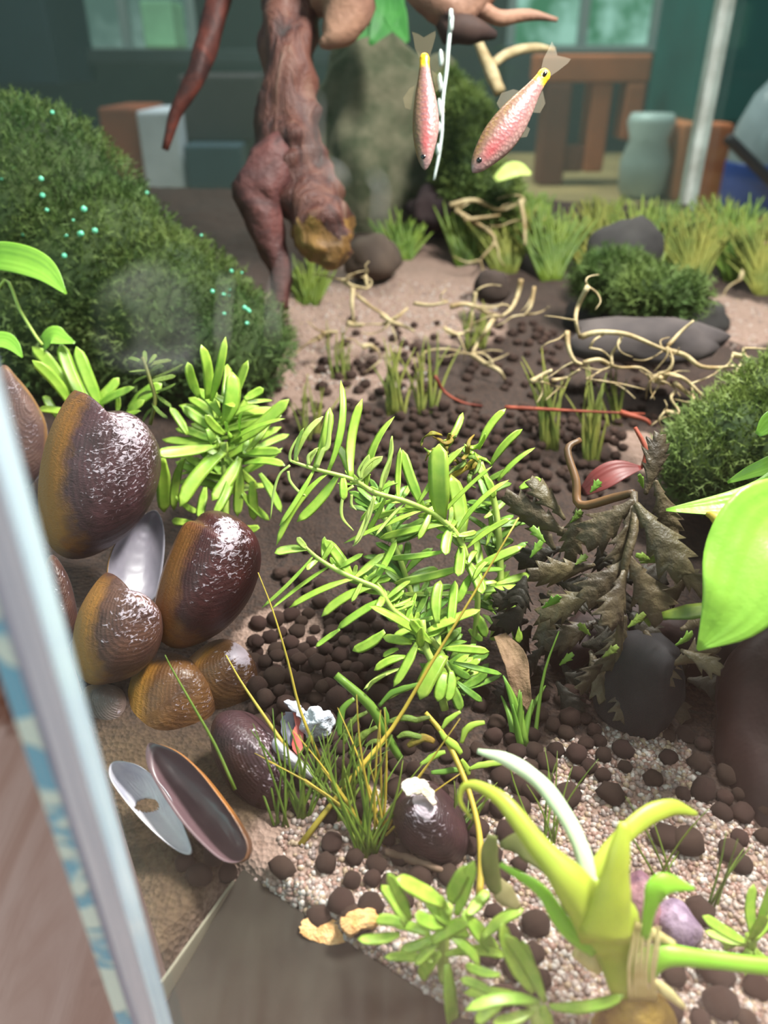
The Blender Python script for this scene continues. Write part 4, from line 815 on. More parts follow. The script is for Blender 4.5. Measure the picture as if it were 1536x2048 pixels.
pet([(1175, 1760, 1.36), (1230, 1690, 1.39), (1290, 1635, 1.42), (1345, 1615, 1.44), (1395, 1628, 1.45)], [30, 34, 40, 32, 8], M_pet, th=.3)
pet([(1290, 1880, 1.30), (1302, 1810, 1.29), (1325, 1768, 1.29), (1390, 1778, 1.30)], [16, 30, 44, 6], M_petg, 'leaf', .25)
pet([(1280, 1935, 1.34), (1330, 1912, 1.33), (1420, 1920, 1.33), (1580, 1938, 1.33)], [60, 44, 34, 34], M_petg)
pet([(1190, 1890, 1.33), (1130, 1850, 1.32), (1080, 1780, 1.33), (1000, 1728, 1.35)], [50, 36, 24, 10], M_petg)
pet([(1150, 1820, 1.33), (1110, 1740, 1.35), (1050, 1690, 1.38), (1000, 1690, 1.40)], [40, 46, 50, 12], M_old, 'withered_leaf', .12)
pet([(985, 1670, 1.42), (978, 1710, 1.42), (985, 1760, 1.42), (1002, 1790, 1.42)], [20, 36, 36, 10], M_old, 'withered_leaf', .12)
pet([(995, 1760, 1.43), (1010, 1790, 1.42), (1040, 1816, 1.42)], [20, 44, 10], principled('tan_leaf', (176, 166, 120), (150, 140, 90), 9, .6, .3, trans=.35), 'withered_leaf', .12)
for k in range(7):
    x = 1262+k*8; pet([(x, 2000, 1.35), (x+random.uniform(-6, 6), 1940, 1.31), (x+random.uniform(-2, 14), 1890, 1.30), (x+10, 1835+k*3, 1.30)], [12, 10, 8, 3], M_fibre, 'fibre')
pet([(1200, 2060, 1.38), (1245, 2030, 1.36), (1300, 2025, 1.36), (1340, 2050, 1.38)], [50, 70, 80, 40], principled('rhizome', (170, 140, 60), (110, 80, 40), 16, .6, .3, bmp=.6), 'rhizome', .8)
pet([(1300, 1960, 1.36), (1335, 1985, 1.36), (1368, 2015, 1.37)], [14, 22, 10], M_fibre, 'dead_scale')
pet([(1270, 1850, 1.32), (1310, 1868, 1.33), (1350, 1890, 1.34)], [14, 20, 12], M_fibre, 'dead_scale')
pet([(1150, 1900, 1.36), (1185, 1925, 1.36), (1200, 1945, 1.36)], [26, 34, 14], M_fibre, 'dead_scale')
# ------------------------------------------------------------------ big bright leaves at right, plus unseen ones added to shade the centre
br = plant('broad_leaf_plant', P(1600, 1150, 1.75), 'large bright green drooping broad leaves at the right frame edge')
blade_leaf('leaf', [P(1600, 1010, 1.75), P(1540, 1050, 1.68), P(1505, 1130, 1.64), P(1465, 1220, 1.62), P(1395, 1300, 1.63)], [wpx(x, 1.68) for x in (60, 92, 96, 66, 3)], M_big, br, hint=(-.25, -.8, .45), wave=.06)
blade_leaf('leaf', [P(1600, 960, 1.85), P(1530, 1000, 1.82), P(1440, 1012, 1.82), P(1332, 1020, 1.84)], [wpx(x, 1.8) for x in (50, 44, 26, 3)], M_big, br, hint=(0, -.45, .9), wave=.05)
blade_leaf('leaf', [P(1600, 900, 1.9), P(1540, 930, 1.9), P(1500, 945, 1.92), P(1455, 965, 1.95)], [wpx(x, 1.9) for x in (16, 18, 14, 3)], M_big, br)
blade_leaf('leaf', [P(1590, 830, 1.9), P(1545, 845, 1.9), P(1515, 870, 1.9)], [wpx(x, 1.9) for x in (26, 24, 6)], M_big, br)
for (x, y, z, sx, an) in ((1.30, 1.75, 1.25, .2, .3), (1.42, 2.05, 1.35, .2, 2.2), (1.16, 1.72, .98, .13, 4.0), (1.55, 1.65, 1.30, .2, 5.2), (1.24, 2.0, 1.15, .15, 1.2), (1.4, 1.45, 1.2, .2, 2.6), (1.35, 1.85, 1.55, .2, 3.3)):  # extra leaves out of view, added only to cast shade
    c_, s_ = math.cos(an)*.26, math.sin(an)*.26
    blade_leaf('leaf', [V((x-c_, y-s_, z-.02)), V((x-c_*.4, y-s_*.4, z+.03)), V((x+c_*.5, y+s_*.5, z)), V((x+c_, y+s_, z-.08))], [.05, sx, sx*.8, .003], M_big, br, hint=(0, .05, 1), wave=.05)
tube('petiole', [P(1450, 1110, 1.72), P(1452, 1070, 1.72), P(1430, 1035, 1.74), P(1415, 1028, 1.76)], [.008, .012, .012, .006], M_blade_y, br)
tube('petiole', [P(1620, 1300, 1.8), P(1600, 1150, 1.78), P(1590, 1010, 1.76)], [.02, .018, .016], M_stem, br)
# ------------------------------------------------------------------ bronze lobed fern
def lobed(name, B, T, width, m, parent, nh, lobes=5, droop=.06):
    L = (T-B).length; X = (T-B)/L; n_ = V(nh).normalized(); Yv = n_.cross(X).normalized(); Z = X.cross(Yv); n = lobes*6; vs = []; fs = []
    for i in range(n+1):
        s = i/n; env = .22+.78*sm(.05, .55, s)*(1-sm(.62, 1.08, s)*.9); ph = (s*lobes) % 1; lob = .50+.50*ph if ph < .85 else .50+.50*(1-ph)/.15*.85
        if s > .985: lob = .2
        w_ = width*.5*env*lob
        for side in (-1, 1):
            for f_ in (1, .5, .12):
                yy = side*w_*f_; xx = s*L + .75*w_*f_; zz = -droop*L*4*(s-.5)**2 + .10*abs(yy)*math.sin(s*lobes*6.28) - .30*abs(yy)
                vs.append(B + X*xx + Yv*yy + Z*(zz+droop*L))
    for i in range(n):
        a = i*6; b_ = (i+1)*6
        fs += [(a, a+1, b_+1, b_), (a+1, a+2, b_+2, b_+1), (a+2, a+5, b_+5, b_+2), (a+5, a+4, b_+4, b_+5), (a+4, a+3, b_+3, b_+4)]
    o = link(name, mesh(name, vs, fs), parent, m); md = o.modifiers.new('thickness', 'SOLIDIFY'); md.thickness = .003; return o
fr = plant('bronze_fern', G(1230, 1480), 'dark bronze fern with jagged lobed leaves beside the large bright leaf')
def fl(bx, by, tx, ty, wv, d, lobes=5, m=M_bronze, nm='frond'):
    return lobed(nm, P(bx, by, d), P(tx, ty, d+random.uniform(-.05, .03)), wv*1.25/FPX*d, m, fr, (random.uniform(-.5, .5), -.8, random.uniform(.2, .9)), lobes-1)
for a in ((1270, 1005, 1368, 1150, 84, 1.85, 5), (1268, 1000, 1170, 1085, 78, 1.86, 5), (1255, 1110, 1325, 1240, 84, 1.83, 5), (1250, 1120, 1172, 1200, 74, 1.84, 5), (1248, 1140, 1215, 1250, 70, 1.82, 5), (1290, 990, 1320, 870, 56, 1.95, 6), (1310, 960, 1345, 1080, 60, 1.9, 6), (1265, 1010, 1235, 1140, 70, 1.86, 5),
          (1380, 1150, 1300, 1230, 56, 1.9, 5), (1330, 1130, 1425, 1180, 50, 1.88, 5), (1360, 1260, 1440, 1220, 46, 1.86, 5), (1340, 1330, 1432, 1290, 60, 1.88, 5), (1360, 1300, 1440, 1340, 46, 1.86, 5), (1290, 1260, 1330, 1370, 70, 1.92, 6), (1250, 1230, 1220, 1340, 70, 1.94, 6), (1200, 1180, 1080, 1230, 60, 1.98, 6), (1190, 1130, 1060, 1150, 56, 2.0, 6), (1150, 1080, 1010, 990, 54, 2.05, 6), (1130, 1040, 1060, 960, 44, 2.05, 5), (1160, 1000, 1140, 1120, 50, 2.02, 6), (1110, 1100, 1050, 1010, 50, 2.08, 5), (1230, 1290, 1160, 1380, 56, 2.0, 6), (1270, 1330, 1240, 1440, 56, 1.96, 6), (1310, 1350, 1370, 1440, 50, 1.96, 5), (1100, 1180, 1090, 1300, 50, 2.08, 5), (1200, 1240, 1100, 1290, 56, 2.05, 6), (1180, 1300, 1210, 1400, 54, 2.0, 5)):
    fl(*a)
tube('stem', [P(1160, 880, 2.05), P(1135, 900, 2.03), P(1152, 960, 2.0), P(1160, 1010, 1.98), P(1230, 995, 1.92), P(1268, 985, 1.88)], [.008, .01, .011, .012, .012, .009], principled('brown_stem', (120, 84, 50), (80, 58, 36), 8, .5, .4), fr)
tube('stem', [P(1268, 985, 1.88), P(1268, 1060, 1.84), P(1250, 1130, 1.83), P(1240, 1240, 1.9), P(1232, 1480, 2.05)], [.009, .011, .010, .010, .012], M_bronze, fr)
M_bronze_shade = principled('shaded_bronze_leaf', (52, 46, 34), (34, 32, 24), 9, .6, .3, trans=.1, bmp=.4, bscale=24, obvar=.2)  # bronze leaf darkened to paint in the shade under the fern
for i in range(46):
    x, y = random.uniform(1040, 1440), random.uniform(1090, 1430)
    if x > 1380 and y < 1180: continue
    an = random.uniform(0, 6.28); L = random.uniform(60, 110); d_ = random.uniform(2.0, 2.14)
    fl(x, y, x+math.cos(an)*L, y+abs(math.sin(an))*L*.8-10, random.uniform(46, 66), d_, 5, M_bronze_shade)
for a in ((1285, 975, 1275, 940, 16), (1300, 1120, 1262, 1106, 22), (1280, 1125, 1330, 1112, 22), (1270, 1230, 1325, 1250, 30), (1255, 1255, 1300, 1218, 24), (1350, 1290, 1395, 1258, 30), (1205, 1315, 1245, 1285, 22), (1090, 1085, 1055, 1045, 28), (1060, 1115, 1090, 1072, 24), (1140, 1045, 1170, 1015, 26), (1180, 985, 1205, 955, 26), (1085, 1215, 1130, 1185, 28), (1120, 1330, 1155, 1300, 20), (1180, 1270, 1150, 1240, 20), (1150, 1130, 1180, 1105, 22)):
    fl(a[0], a[1], a[0]+(a[2]-a[0])*.75, a[1]+(a[3]-a[1])*.75, a[4]*.7, 1.84 if a[0] > 1200 else 1.97, 4, random.choice((M_leaf_dk, M_eaten, M_eaten)), 'sprout')
lf = leaf_at('long_leaf', P(1325, 1232, 1.80), P(1480, 1212, 1.76), 40/FPX*1.8, M_blade, fr)
# stone shape standing in for a glass reflection, and bark under the fern
props(lump('stone', G(1265, 1480)+V((.03, .10, .08)), (.10, .10, .19), principled('reflection_lump', (56, 54, 55), (40, 38, 40), 3, .8, .15), None, None, 2.2), 'slate grey stone shape standing in for a glass reflection under the bronze fern', 'stone')
props(tube('bark_piece', [P(1600, 1820, 1.72), P(1530, 1640, 1.80), P(1510, 1480, 1.9), P(1520, 1340, 1.95), P(1600, 1260, 2.0)], [.05, .075, .09, .085, .06], M_darkwood, None, lump=.25, n=14), 'dark maroon bark piece at the right edge under the broad leaf', 'bark')
props(tube('bark_piece', [G(1130, 1400)+V((0, .1, .05)), G(1250, 1400)+V((0, .2, .10)), G(1380, 1390)+V((0, .1, .10)), G(1500, 1400)+V((0, 0, .05))], [.05, .08, .09, .06], M_darkwood, None, lump=.3, n=14, seed=4.), 'nearly black bark added as painted shade behind the slate grey stone shape', 'bark')  # dark mass added to fill in the shade under the fern
# ------------------------------------------------------------------ grass blades
def blade(name, pts, w_, m, root, d=None):
    pp = [P(*p) if len(p) == 3 else P(p[0], p[1], d) for p in pts]; n = len(pp)
    ww = [w_/FPX*1.8*.5*(1-.75*i/(n-1)) for i in range(n)]
    vs, fs = sweep(pp, ww, [x*.5 for x in ww], n=5, sub=3); return link(name, mesh(name, vs, fs), root, m)
gb = plant('hairgrass_plant', G(600, 1690), 'single long yellow grass blade slanting across the middle of the tank')
blade('blade', [(600, 1690, 1.70), (700, 1560, 1.74), (785, 1455, 1.78), (860, 1330, 1.78), (940, 1200, 1.79), (1037, 1035, 1.82)], 13, M_blade_y, gb)
gb = plant('hairgrass_plant', G(640, 1540), 'thin yellow blade leaning left beside the glossy red mussel')
blade('blade', [(640, 1520, 1.85), (600, 1420, 1.86), (575, 1320, 1.87), (545, 1220, 1.88), (516, 1145, 1.89)], 8, M_blade_y, gb)
gb = plant('hairgrass_plant', G(470, 1590), 'thin olive blade crossing the olive brown mussel')
blade('blade', [(470, 1580, 1.74), (430, 1490, 1.76), (385, 1410, 1.77), (345, 1340, 1.78), (330, 1310, 1.78)], 8, M_blade, gb)
gb = plant('hairgrass_plant', G(490, 1500), 'thin yellow blade crossing the worn amber mussel')
blade('blade', [(575, 1500, 1.80), (520, 1420, 1.84), (480, 1360, 1.87), (452, 1310, 1.88)], 9, M_blade_y, gb)
gb = plant('hairgrass_plant', G(1065, 1530), 'tall curved green blade standing left of the bronze fern')
blade('blade', [(1065, 1520, 1.95), (1075, 1430, 1.97), (1090, 1340, 1.98), (1118, 1262, 1.98)], 13, M_leaf_dk, gb)
def tuft(cx, cy, n, Lpx, spread, label, m=M_blade, w_=7, d=None, group=None, joined=False, back=0):
    base = G(cx, cy); d = d or base.y*cp+(CAMZ-base.z)*sp; root = plant('grass_tuft', base, label, 'grass', group); s = Soup()
    for i in range(n):
        an = random.uniform(-spread, spread); L = Lpx*random.uniform(.55, 1.1); bx = cx+random.uniform(-18, 18); by = cy+random.uniform(-8, 8)
        k = random.uniform(-.25, .25); db = random.uniform(-.05, .08)
        pts = [P(bx+math.sin(an+k*f)*L*f, by-math.cos(an+k*f)*L*f*.95, d+db*f+back*f) for f in (0, .35, .7, 1)]
        ww = [w_/FPX*d*.5*f for f in (1, .9, .65, .2)]; vs, fs = sweep(pts, ww, [x*.5 for x in ww], n=5, sub=2)
        if joined: s.add(vs, fs)
        else: link('blade', mesh('blade', vs, fs), root, m)
    if joined: props(s.make('blades', m, root), kind='stuff')
tuft(735, 1715, 22, 250, .55, 'dense green grass tuft in front of the dark mussel with white top')
tuft(600, 1640, 12, 240, .5, 'sparse olive grass tuft rising beside the dark purple mussel')
tuft(560, 1655, 6, 220, .3, 'few thin grass blades at the foot of the purple mussel', w_=6)
tuft(690, 1640, 14, 200, .6, 'low spreading grass tuft behind the dense one on the pellets')
tuft(900, 1690, 8, 170, .7, 'short grass blades by the right end of the dark white topped mussel')
tuft(1040, 1490, 9, 150, .35, 'upright dark green grass blades at the right foot of the green clump', m=M_leaf_dk, w_=16)
tuft(1090, 1690, 8, 190, .5, 'fine grass blades on the sand behind the bleached stalk', w_=5)
tuft(1330, 1760, 6, 200, .5, 'scattered thin blades on the sand behind the pebbles', w_=5)
tuft(1430, 1820, 4, 170, .6, 'two or three thin blades near the lower right rosette', w_=6)
tuft(760, 1690, 14, 300, .8, 'long wiry yellow green blades fanning out above the dense front tuft', m=M_blade_y, w_=6)
tuft(650, 1600, 12, 190, .9, 'wispy dark olive grass blades between the purple mussel and the dense tuft', w_=6)
tuft(680, 760, 14, 120, .3, 'thin sparse grass on the pale sand left of the grass behind the clump', m=M_bgrass, w_=5, joined=True)
tuft(950, 700, 16, 110, .35, 'thin sparse grass below the pale hooked rhizome', m=M_bgrass, w_=5, joined=True)
tuft(620, 880, 12, 130, .3, 'thin sparse grass between the left rosette and the green clump', m=M_bgrass, w_=5, joined=True)
tuft(800, 520, 50, 100, .6, 'dull olive grass at the foot of the big grey rock', m=M_blade, w_=9, joined=True)
tuft(620, 610, 40, 110, .6, 'dark olive grass under the hanging driftwood end', m=M_blade, w_=9, joined=True)
tuft(790, 830, 16, 150, .18, 'upright yellow green grass in the sand behind the middle clump', m=M_bgrass, w_=7, joined=True)
tuft(850, 830, 10, 160, .18, 'yellow green grass just right of the grass behind the clump', m=M_bgrass, w_=7, joined=True)
tuft(1100, 900, 16, 200, .2, 'tall yellow green grass left of the pale rhizomes', m=M_bgrass, w_=8, joined=True)
tuft(1180, 930, 16, 200, .25, 'tall yellow green grass below the pale rhizomes', m=M_bgrass, w_=8, joined=True)
tuft(1230, 850, 10, 120, .3, 'short yellow grass between the pale rhizomes and red twig', m=M_bgrass, w_=7, joined=True)
bgl = ['far left', 'left', 'mid left', 'middle', 'mid right', 'right']
for i, (x, y, n, L, sp_) in enumerate(((930, 530, 60, 130, .5), (1010, 545, 90, 150, .5), (1100, 560, 90, 150, .45), (1190, 560, 90, 150, .5), (1290, 560, 110, 160, .5), (1380, 570, 110, 160, .55), (1470, 560, 110, 170, .55), (1530, 590, 90, 160, .6), (1060, 470, 80, 90, .6), (1200, 480, 80, 90, .6), (1330, 490, 80, 90, .6), (1440, 480, 80, 90, .6))):
    tuft(x, y, n, L, sp_, 'blurred yellow green grass clump at the back, %s from the left' % ['first', 'second', 'third', 'fourth', 'fifth', 'sixth', 'seventh', 'eighth', 'ninth, behind the second', 'tenth, behind the fourth', 'eleventh, behind the sixth', 'twelfth, behind the seventh'][i], m=M_bgrass if i % 2 else M_blade, w_=11, joined=True, group='grass clumps at the back')
# ------------------------------------------------------------------ pale rhizomes and roots, twigs
def roots(name, lines, m, label, d0, cat='root', fuzz=0):
    base = P(*lines[0][0][0], d0); rt = plant(name, base, label, cat)
    for pts, r in lines:
        pp = [P(x, y, d0+random.uniform(-.03, .03)) for x, y in pts]; n = len(pts); tube('root', pp, [.72*r/FPX*d0*(1-.5*i/(n-1)) for i in range(n)], m, rt, n=7, sub=4, lump=.2, seed=random.random()*9)
    for i in range(fuzz):
        a = random.choice(lines)[0]; q = random.choice(a); pts = [q]; an = random.uniform(0, 6.28)
        for k in range(3): an += random.uniform(-.9, .9); pts.append((pts[-1][0]+24*math.cos(an), pts[-1][1]+14*math.sin(an)+4))
        tube('rootlet', [P(x, y, d0+random.uniform(-.03, .03)) for x, y in pts], [2.2/FPX*d0*(1-.2*k) for k in range(4)], m, rt, n=5, sub=3)
    return rt
Z2 = lambda L: [(x/3.072+1036, y/3.072+540) for x, y in L]
roots('pale_rhizome', [(Z2([(430, 100), (370, 220), (355, 310), (380, 420)]), 8), (Z2([(300, 380), (310, 480), (350, 560), (400, 580)]), 8), (Z2([(390, 410), (480, 385), (640, 390), (760, 430), (900, 490)]), 9), (Z2([(900, 490), (1020, 520), (1120, 590), (1240, 600), (1330, 590)]), 8), (Z2([(400, 570), (500, 550), (580, 590), (640, 600), (750, 600), (820, 640)]), 6), (Z2([(580, 590), (575, 520), (620, 450), (640, 400)]), 5), (Z2([(440, 480), (470, 430), (540, 390)]), 4), (Z2([(860, 640), (920, 620), (950, 560), (930, 480)]), 6), (Z2([(890, 700), (920, 640), (1000, 660), (1060, 700), (1150, 790)]), 7), (Z2([(1390, 480), (1380, 560), (1330, 640), (1290, 720), (1200, 800)]), 6), (Z2([(1320, 520), (1380, 530), (1420, 540)]), 8), (Z2([(880, 660), (830, 680), (800, 650)]), 7), (Z2([(80, 690), (140, 650), (210, 615)]), 9), (Z2([(210, 680), (300, 660), (380, 610)]), 6), (Z2([(420, 670), (560, 690), (650, 730), (720, 790)]), 3), (Z2([(960, 750), (940, 790), (980, 850), (1000, 890)]), 5), (Z2([(900, 870), (960, 880), (1010, 900)]), 8), (Z2([(920, 470), (1000, 380), (1080, 310)]), 6), (Z2([(960, 690), (1080, 790), (1160, 850)]), 7)], M_root, 'pale branching rhizome with curled upright tip at the right middle', 2.9, fuzz=34)
Z1 = lambda L: [(x/3.072+600, y/3.072+480) for x, y in L]
roots('pale_rhizome', [(Z1([(1360, 240), (1340, 330), (1300, 420), (1240, 470)]), 8), (Z1([(920, 410), (1010, 395), (1100, 420), (1170, 460), (1240, 470)]), 8), (Z1([(700, 390), (800, 400), (910, 380)]), 6), (Z1([(1190, 480), (1140, 560), (1100, 620), (1060, 690)]), 8), (Z1([(780, 680), (900, 670), (1020, 690)]), 4), (Z1([(880, 540), (970, 580), (1040, 550), (1060, 440)]), 6), (Z1([(1080, 320), (1070, 400)]), 6), (Z1([(1050, 700), (1140, 760), (1220, 800), (1260, 860)]), 8), (Z1([(1440, 290), (1420, 400), (1380, 460)]), 6)], M_root, 'pale rhizome with one upright hooked end at the upper middle', 3.6, fuzz=16)
roots('pale_rhizome', [(Z1([(260, 245), (310, 280), (410, 300)]), 8), (Z1([(400, 220), (415, 290)]), 7), (Z1([(325, 300), (320, 400), (330, 510)]), 7), (Z1([(290, 510), (340, 525), (390, 520)]), 9), (Z1([(110, 610), (160, 570), (230, 565)]), 8), (Z1([(380, 660), (430, 650), (480, 680)]), 9), (Z1([(500, 460), (560, 500), (640, 530), (700, 560)]), 7), (Z1([(520, 520), (600, 470), (660, 420)]), 7), (Z1([(350, 340), (450, 420), (540, 470)]), 6), (Z1([(380, 1000), (420, 1050), (490, 1090)]), 9)], M_root, 'cream root fragments scattered on the pale sand below the driftwood end', 3.7, fuzz=16)
roots('pale_rhizome', [([(900, 410), (950, 400), (1000, 420), (1050, 400)], 7), ([(910, 420), (960, 450), (990, 480), (960, 520)], 7), ([(1040, 400), (1048, 440), (1050, 490)], 8), ([(930, 440), (1000, 430)], 6), ([(1480, 560), (1500, 510), (1540, 480)], 7)], M_root, 'cream roots tangled in the back grass below the fish', 4.6, fuzz=10)
roots('bare_twig', [([(870, 752), (890, 785), (925, 805), (965, 812)], 5)], M_twig, 'short curved red brown twig behind the green clump', 3.2, 'twig')
roots('bare_twig', [([(1010, 815), (1080, 818), (1150, 822), (1290, 828)], 6), ([(1240, 825), (1290, 840), (1300, 850)], 9)], M_twig, 'long straight red brown twig behind the upright grass', 2.95, 'twig')
dl = plant('fallen_leaf', P(1220, 960, 2.3), 'curled dark red dead leaf behind the bronze fern', 'leaf')
blade_leaf('leaf', [P(1165, 985, 2.3), P(1200, 960, 2.28), P(1240, 940, 2.28), P(1285, 935, 2.3)], [wpx(x, 2.3) for x in (10, 24, 22, 3)], principled('dead_red', (110, 40, 36), (80, 28, 28), 8, .5, .4), dl)
tube('petiole', [P(1285, 935, 2.3), P(1292, 900, 2.3), P(1270, 855, 2.32)], [.006, .008, .006], M_twig, dl)
dl = plant('fallen_leaf', P(1040, 1370, 2.0), 'tan crumpled dead leaf at the right foot of the green clump', 'leaf')
blade_leaf('leaf', [P(1000, 1270, 2.05), P(1030, 1320, 2.0), P(1040, 1370, 1.98), P(1065, 1430, 1.98)], [wpx(x, 2.0) for x in (14, 24, 20, 3)], principled('dead_tan', (150, 120, 92), (110, 84, 62), 12, .7, .3, bmp=.5), dl, wave=.2)
props(tube('stick', [G(770, 1715)+V((0, 0, .02)), G(820, 1730)+V((0, 0, .02)), G(890, 1755)+V((0, 0, .02))], [.008, .010, .006], principled('tan_stick', (130, 104, 86), (98, 76, 62), 12, .7, .3), None), 'short tan stick lying below the dark white topped mussel', 'stick')
# ------------------------------------------------------------------ moss mounds
def moss(label, blobs, n, Ls, m, inner=M_moss_in, bub=0, name='moss_mound', clip=None):
    root = plant(name, V(blobs[0][0])-V((0, 0, blobs[0][1][2])), label, 'moss')
    s = Soup(); bm = bmesh.new()
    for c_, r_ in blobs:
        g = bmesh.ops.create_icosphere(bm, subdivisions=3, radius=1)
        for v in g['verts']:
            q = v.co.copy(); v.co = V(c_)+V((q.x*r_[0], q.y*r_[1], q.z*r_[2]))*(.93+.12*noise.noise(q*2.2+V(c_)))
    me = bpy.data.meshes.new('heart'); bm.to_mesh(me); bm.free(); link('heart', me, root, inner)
    tot = sum(r_[0]*r_[2] for c_, r_ in blobs); vs = []; fs = []; bs = Soup()
    for c_, r_ in blobs:
        for i in range(int(n*r_[0]*r_[2]/tot)):
            q = V((random.gauss(0, 1), random.gauss(0, 1), random.gauss(0, 1))).normalized()
            if q.y > .55: continue
            p = V(c_)+V((q.x*r_[0], q.y*r_[1], q.z*r_[2]))*random.uniform(.88, 1.04)
            d_ = (q*.7+V((random.uniform(-1, 1), random.uniform(-1, 1), random.uniform(-.6, 1)))*.9).normalized(); L = Ls*random.uniform(.5, 1.2)
            sd = d_.cross(V((random.uniform(-1, 1), random.uniform(-1, 1), 1))).normalized()*Ls*.045; up_ = d_.cross(sd)
            k = len(vs); e1 = p+d_*L*.5+up_*L*1.0*random.uniform(-.3, .3); e2 = p+d_*L
            vs += [p-sd, p+sd, e1-sd, e1+sd, e2]; fs += [(k, k+1, k+3, k+2), (k+2, k+3, k+4)]
            for side in (-1, 1):     # side leaflet
                k = len(vs); b0 = p+d_*L*random.uniform(.2, .7); tp = b0+(d_*.6+sd.normalized()*side).normalized()*L*.4; vs += [b0, b0+d_*Ls*.10, tp]; fs += [(k, k+1, k+2)]
            if bub and q.z > .35 and q.y < .1 and random.random() < bub and noise.noise(p*3) > .02:
                b2 = bmesh.new(); bmesh.ops.create_icosphere(b2, subdivisions=1, radius=random.uniform(.006, .014)); bs.add([v.co+e2 for v in b2.verts], [tuple(v.index for v in f_.verts) for f_ in b2.faces]); b2.free()
    o = link('strands', mesh('strands', vs, fs), root, m); o['kind'] = 'stuff'
    if bs.v: props(bs.make('bubbles', M_bubble, root), kind='stuff')
    return root
moss('tall dark green moss mound filling the upper left of the tank', [(P(60, 500, 3.6), (.60, .5, .62)), (P(-100, 390, 3.7), (.52, .5, .50)), (P(190, 590, 3.55), (.48, .45, .50)), (P(320, 650, 3.5), (.44, .42, .40)), (P(450, 690, 3.45), (.30, .34, .25)), (P(100, 640, 3.5), (.5, .4, .4))], 60000, .055, M_moss, bub=.02)
moss('mossy green dome at the right edge above the broad leaves', [(P(1490, 900, 2.75), (.26, .25, .20)), (P(1400, 930, 2.7), (.14, .16, .13)), (P(1560, 850, 2.8), (.24, .25, .24))], 9000, .06, M_mossb, bub=.001)
moss('soft green moss column behind the two fish', [(P(930, 330, 4.9), (.20, .2, .42)), (P(985, 400, 4.8), (.18, .2, .20)), (P(900, 250, 5.0), (.12, .15, .3))], 9000, .07, M_mossb)
moss('low dark green moss on the back sand at the right', [(P(1320, 590, 3.7), (.2, .15, .10)), (P(1230, 560, 4.0), (.2, .15, .12))], 3000, .09, M_moss)
# ------------------------------------------------------------------ driftwood
dw = plant('driftwood', P(600, 540, 4.0), 'thick red brown driftwood trunk with rounded ochre end, hanging down at upper left', 'driftwood')
m, t, out = nt('driftwood_bark'); b = N(t, 'BsdfPrincipled', i_Roughness=.6); tc = N(t, 'TexCoord'); sp_ = N(t, 'SeparateXYZ'); t.links.new(tc.outputs['Object'], sp_.inputs[0])
n1 = tex(t, 'noise', 5, detail=6, stretch=(1.6, 1.6, .5), dist=.8); n2 = tex(t, 'noise', 3, detail=5, dist=1)
z0, z1 = P(620, 470, 3.6).z, P(600, 360, 3.6).z
mr = N(t, 'MapRange'); mr.inputs[1].default_value = z0; mr.inputs[2].default_value = z1 + .06; t.links.new(sp_.outputs[2], mr.inputs[0])
ad = N(t, 'Math', operation='MULTIPLY_ADD'); ad.inputs[1].default_value = 1.6; t.links.new(n2, ad.inputs[0]); t.links.new(mr.outputs[0], ad.inputs[2])
red = ramp(t, n1, [(.32, lin((30, 17, 15))), (.46, lin((72, 36, 29))), (.58, lin((96, 56, 44))), (.74, lin((120, 92, 78)))])
och = ramp(t, n1, [(.32, lin((82, 56, 28))), (.5, lin((134, 96, 46))), (.7, lin((168, 130, 70)))])
c = mixc(t, ramp(t, ad.outputs[0], [(.95, 0), (1.45, 1)]), och, red); t.links.new(c, b.inputs['Base Color'])
t.links.new(bump(t, n1, 1.0, .05), b.inputs['Normal']); t.links.new(b.outputs[0], out.inputs[0]); M_bark = m
tube('trunk', [P(575, -120, 3.6), P(582, 0, 3.6), P(578, 120, 3.6), P(575, 240, 3.62), P(590, 330, 3.65), P(618, 400, 3.63), P(645, 460, 3.6), P(660, 510, 3.6), P(662, 540, 3.61)], [wpx(x, 3.6) for x in (66, 60, 56, 66, 70, 64, 60, 44, 10)], M_bark, dw, lump=.35, n=24, sub=7)
tube('side_limb', [P(575, 280, 3.58), P(535, 340, 3.55), P(515, 400, 3.57), P(535, 470, 3.6), P(560, 540, 3.65), P(562, 620, 3.7)], [wpx(x, 3.6) for x in (30, 46, 44, 32, 24, 16)], principled('pink_bark', (104, 62, 58), (50, 28, 29), 5, .6, .3, bmp=.8, bscale=14, dist=1), dw, lump=.35, n=16, seed=7)
tube('side_limb', [P(445, -60, 3.8), P(430, 30, 3.8), P(410, 100, 3.8), P(388, 160, 3.8), P(350, 230, 3.85), P(330, 300, 3.9)], [wpx(x, 3.8) for x in (26, 25, 22, 18, 13, 7)], M_wood, dw, lump=.25, n=14, seed=9)
dw2 = plant('driftwood', P(900, 20, 3.4), 'pinkish brown driftwood arch with thin branches at the top above the fish', 'driftwood')
tube('trunk', [P(640, -80, 3.5), P(680, -20, 3.5), P(690, 30, 3.5), P(665, 75, 3.5), P(640, 90, 3.5)], [wpx(x, 3.5) for x in (70, 64, 50, 26, 6)], M_woodp, dw2, lump=.25, n=16)
tube('trunk', [P(820, -80, 3.4), P(850, -20, 3.4), P(905, 22, 3.4), P(950, -10, 3.4), P(1000, -80, 3.4)], [wpx(x, 3.4) for x in (44, 40, 34, 36, 40)], M_woodp, dw2, lump=.3, n=16, seed=5)
tube('branch', [P(950, 15, 3.4), P(1000, 35, 3.45), P(1060, 30, 3.5), P(1115, 40, 3.5)], [wpx(x, 3.4) for x in (18, 15, 11, 4)], M_woodp, dw2, lump=.2)
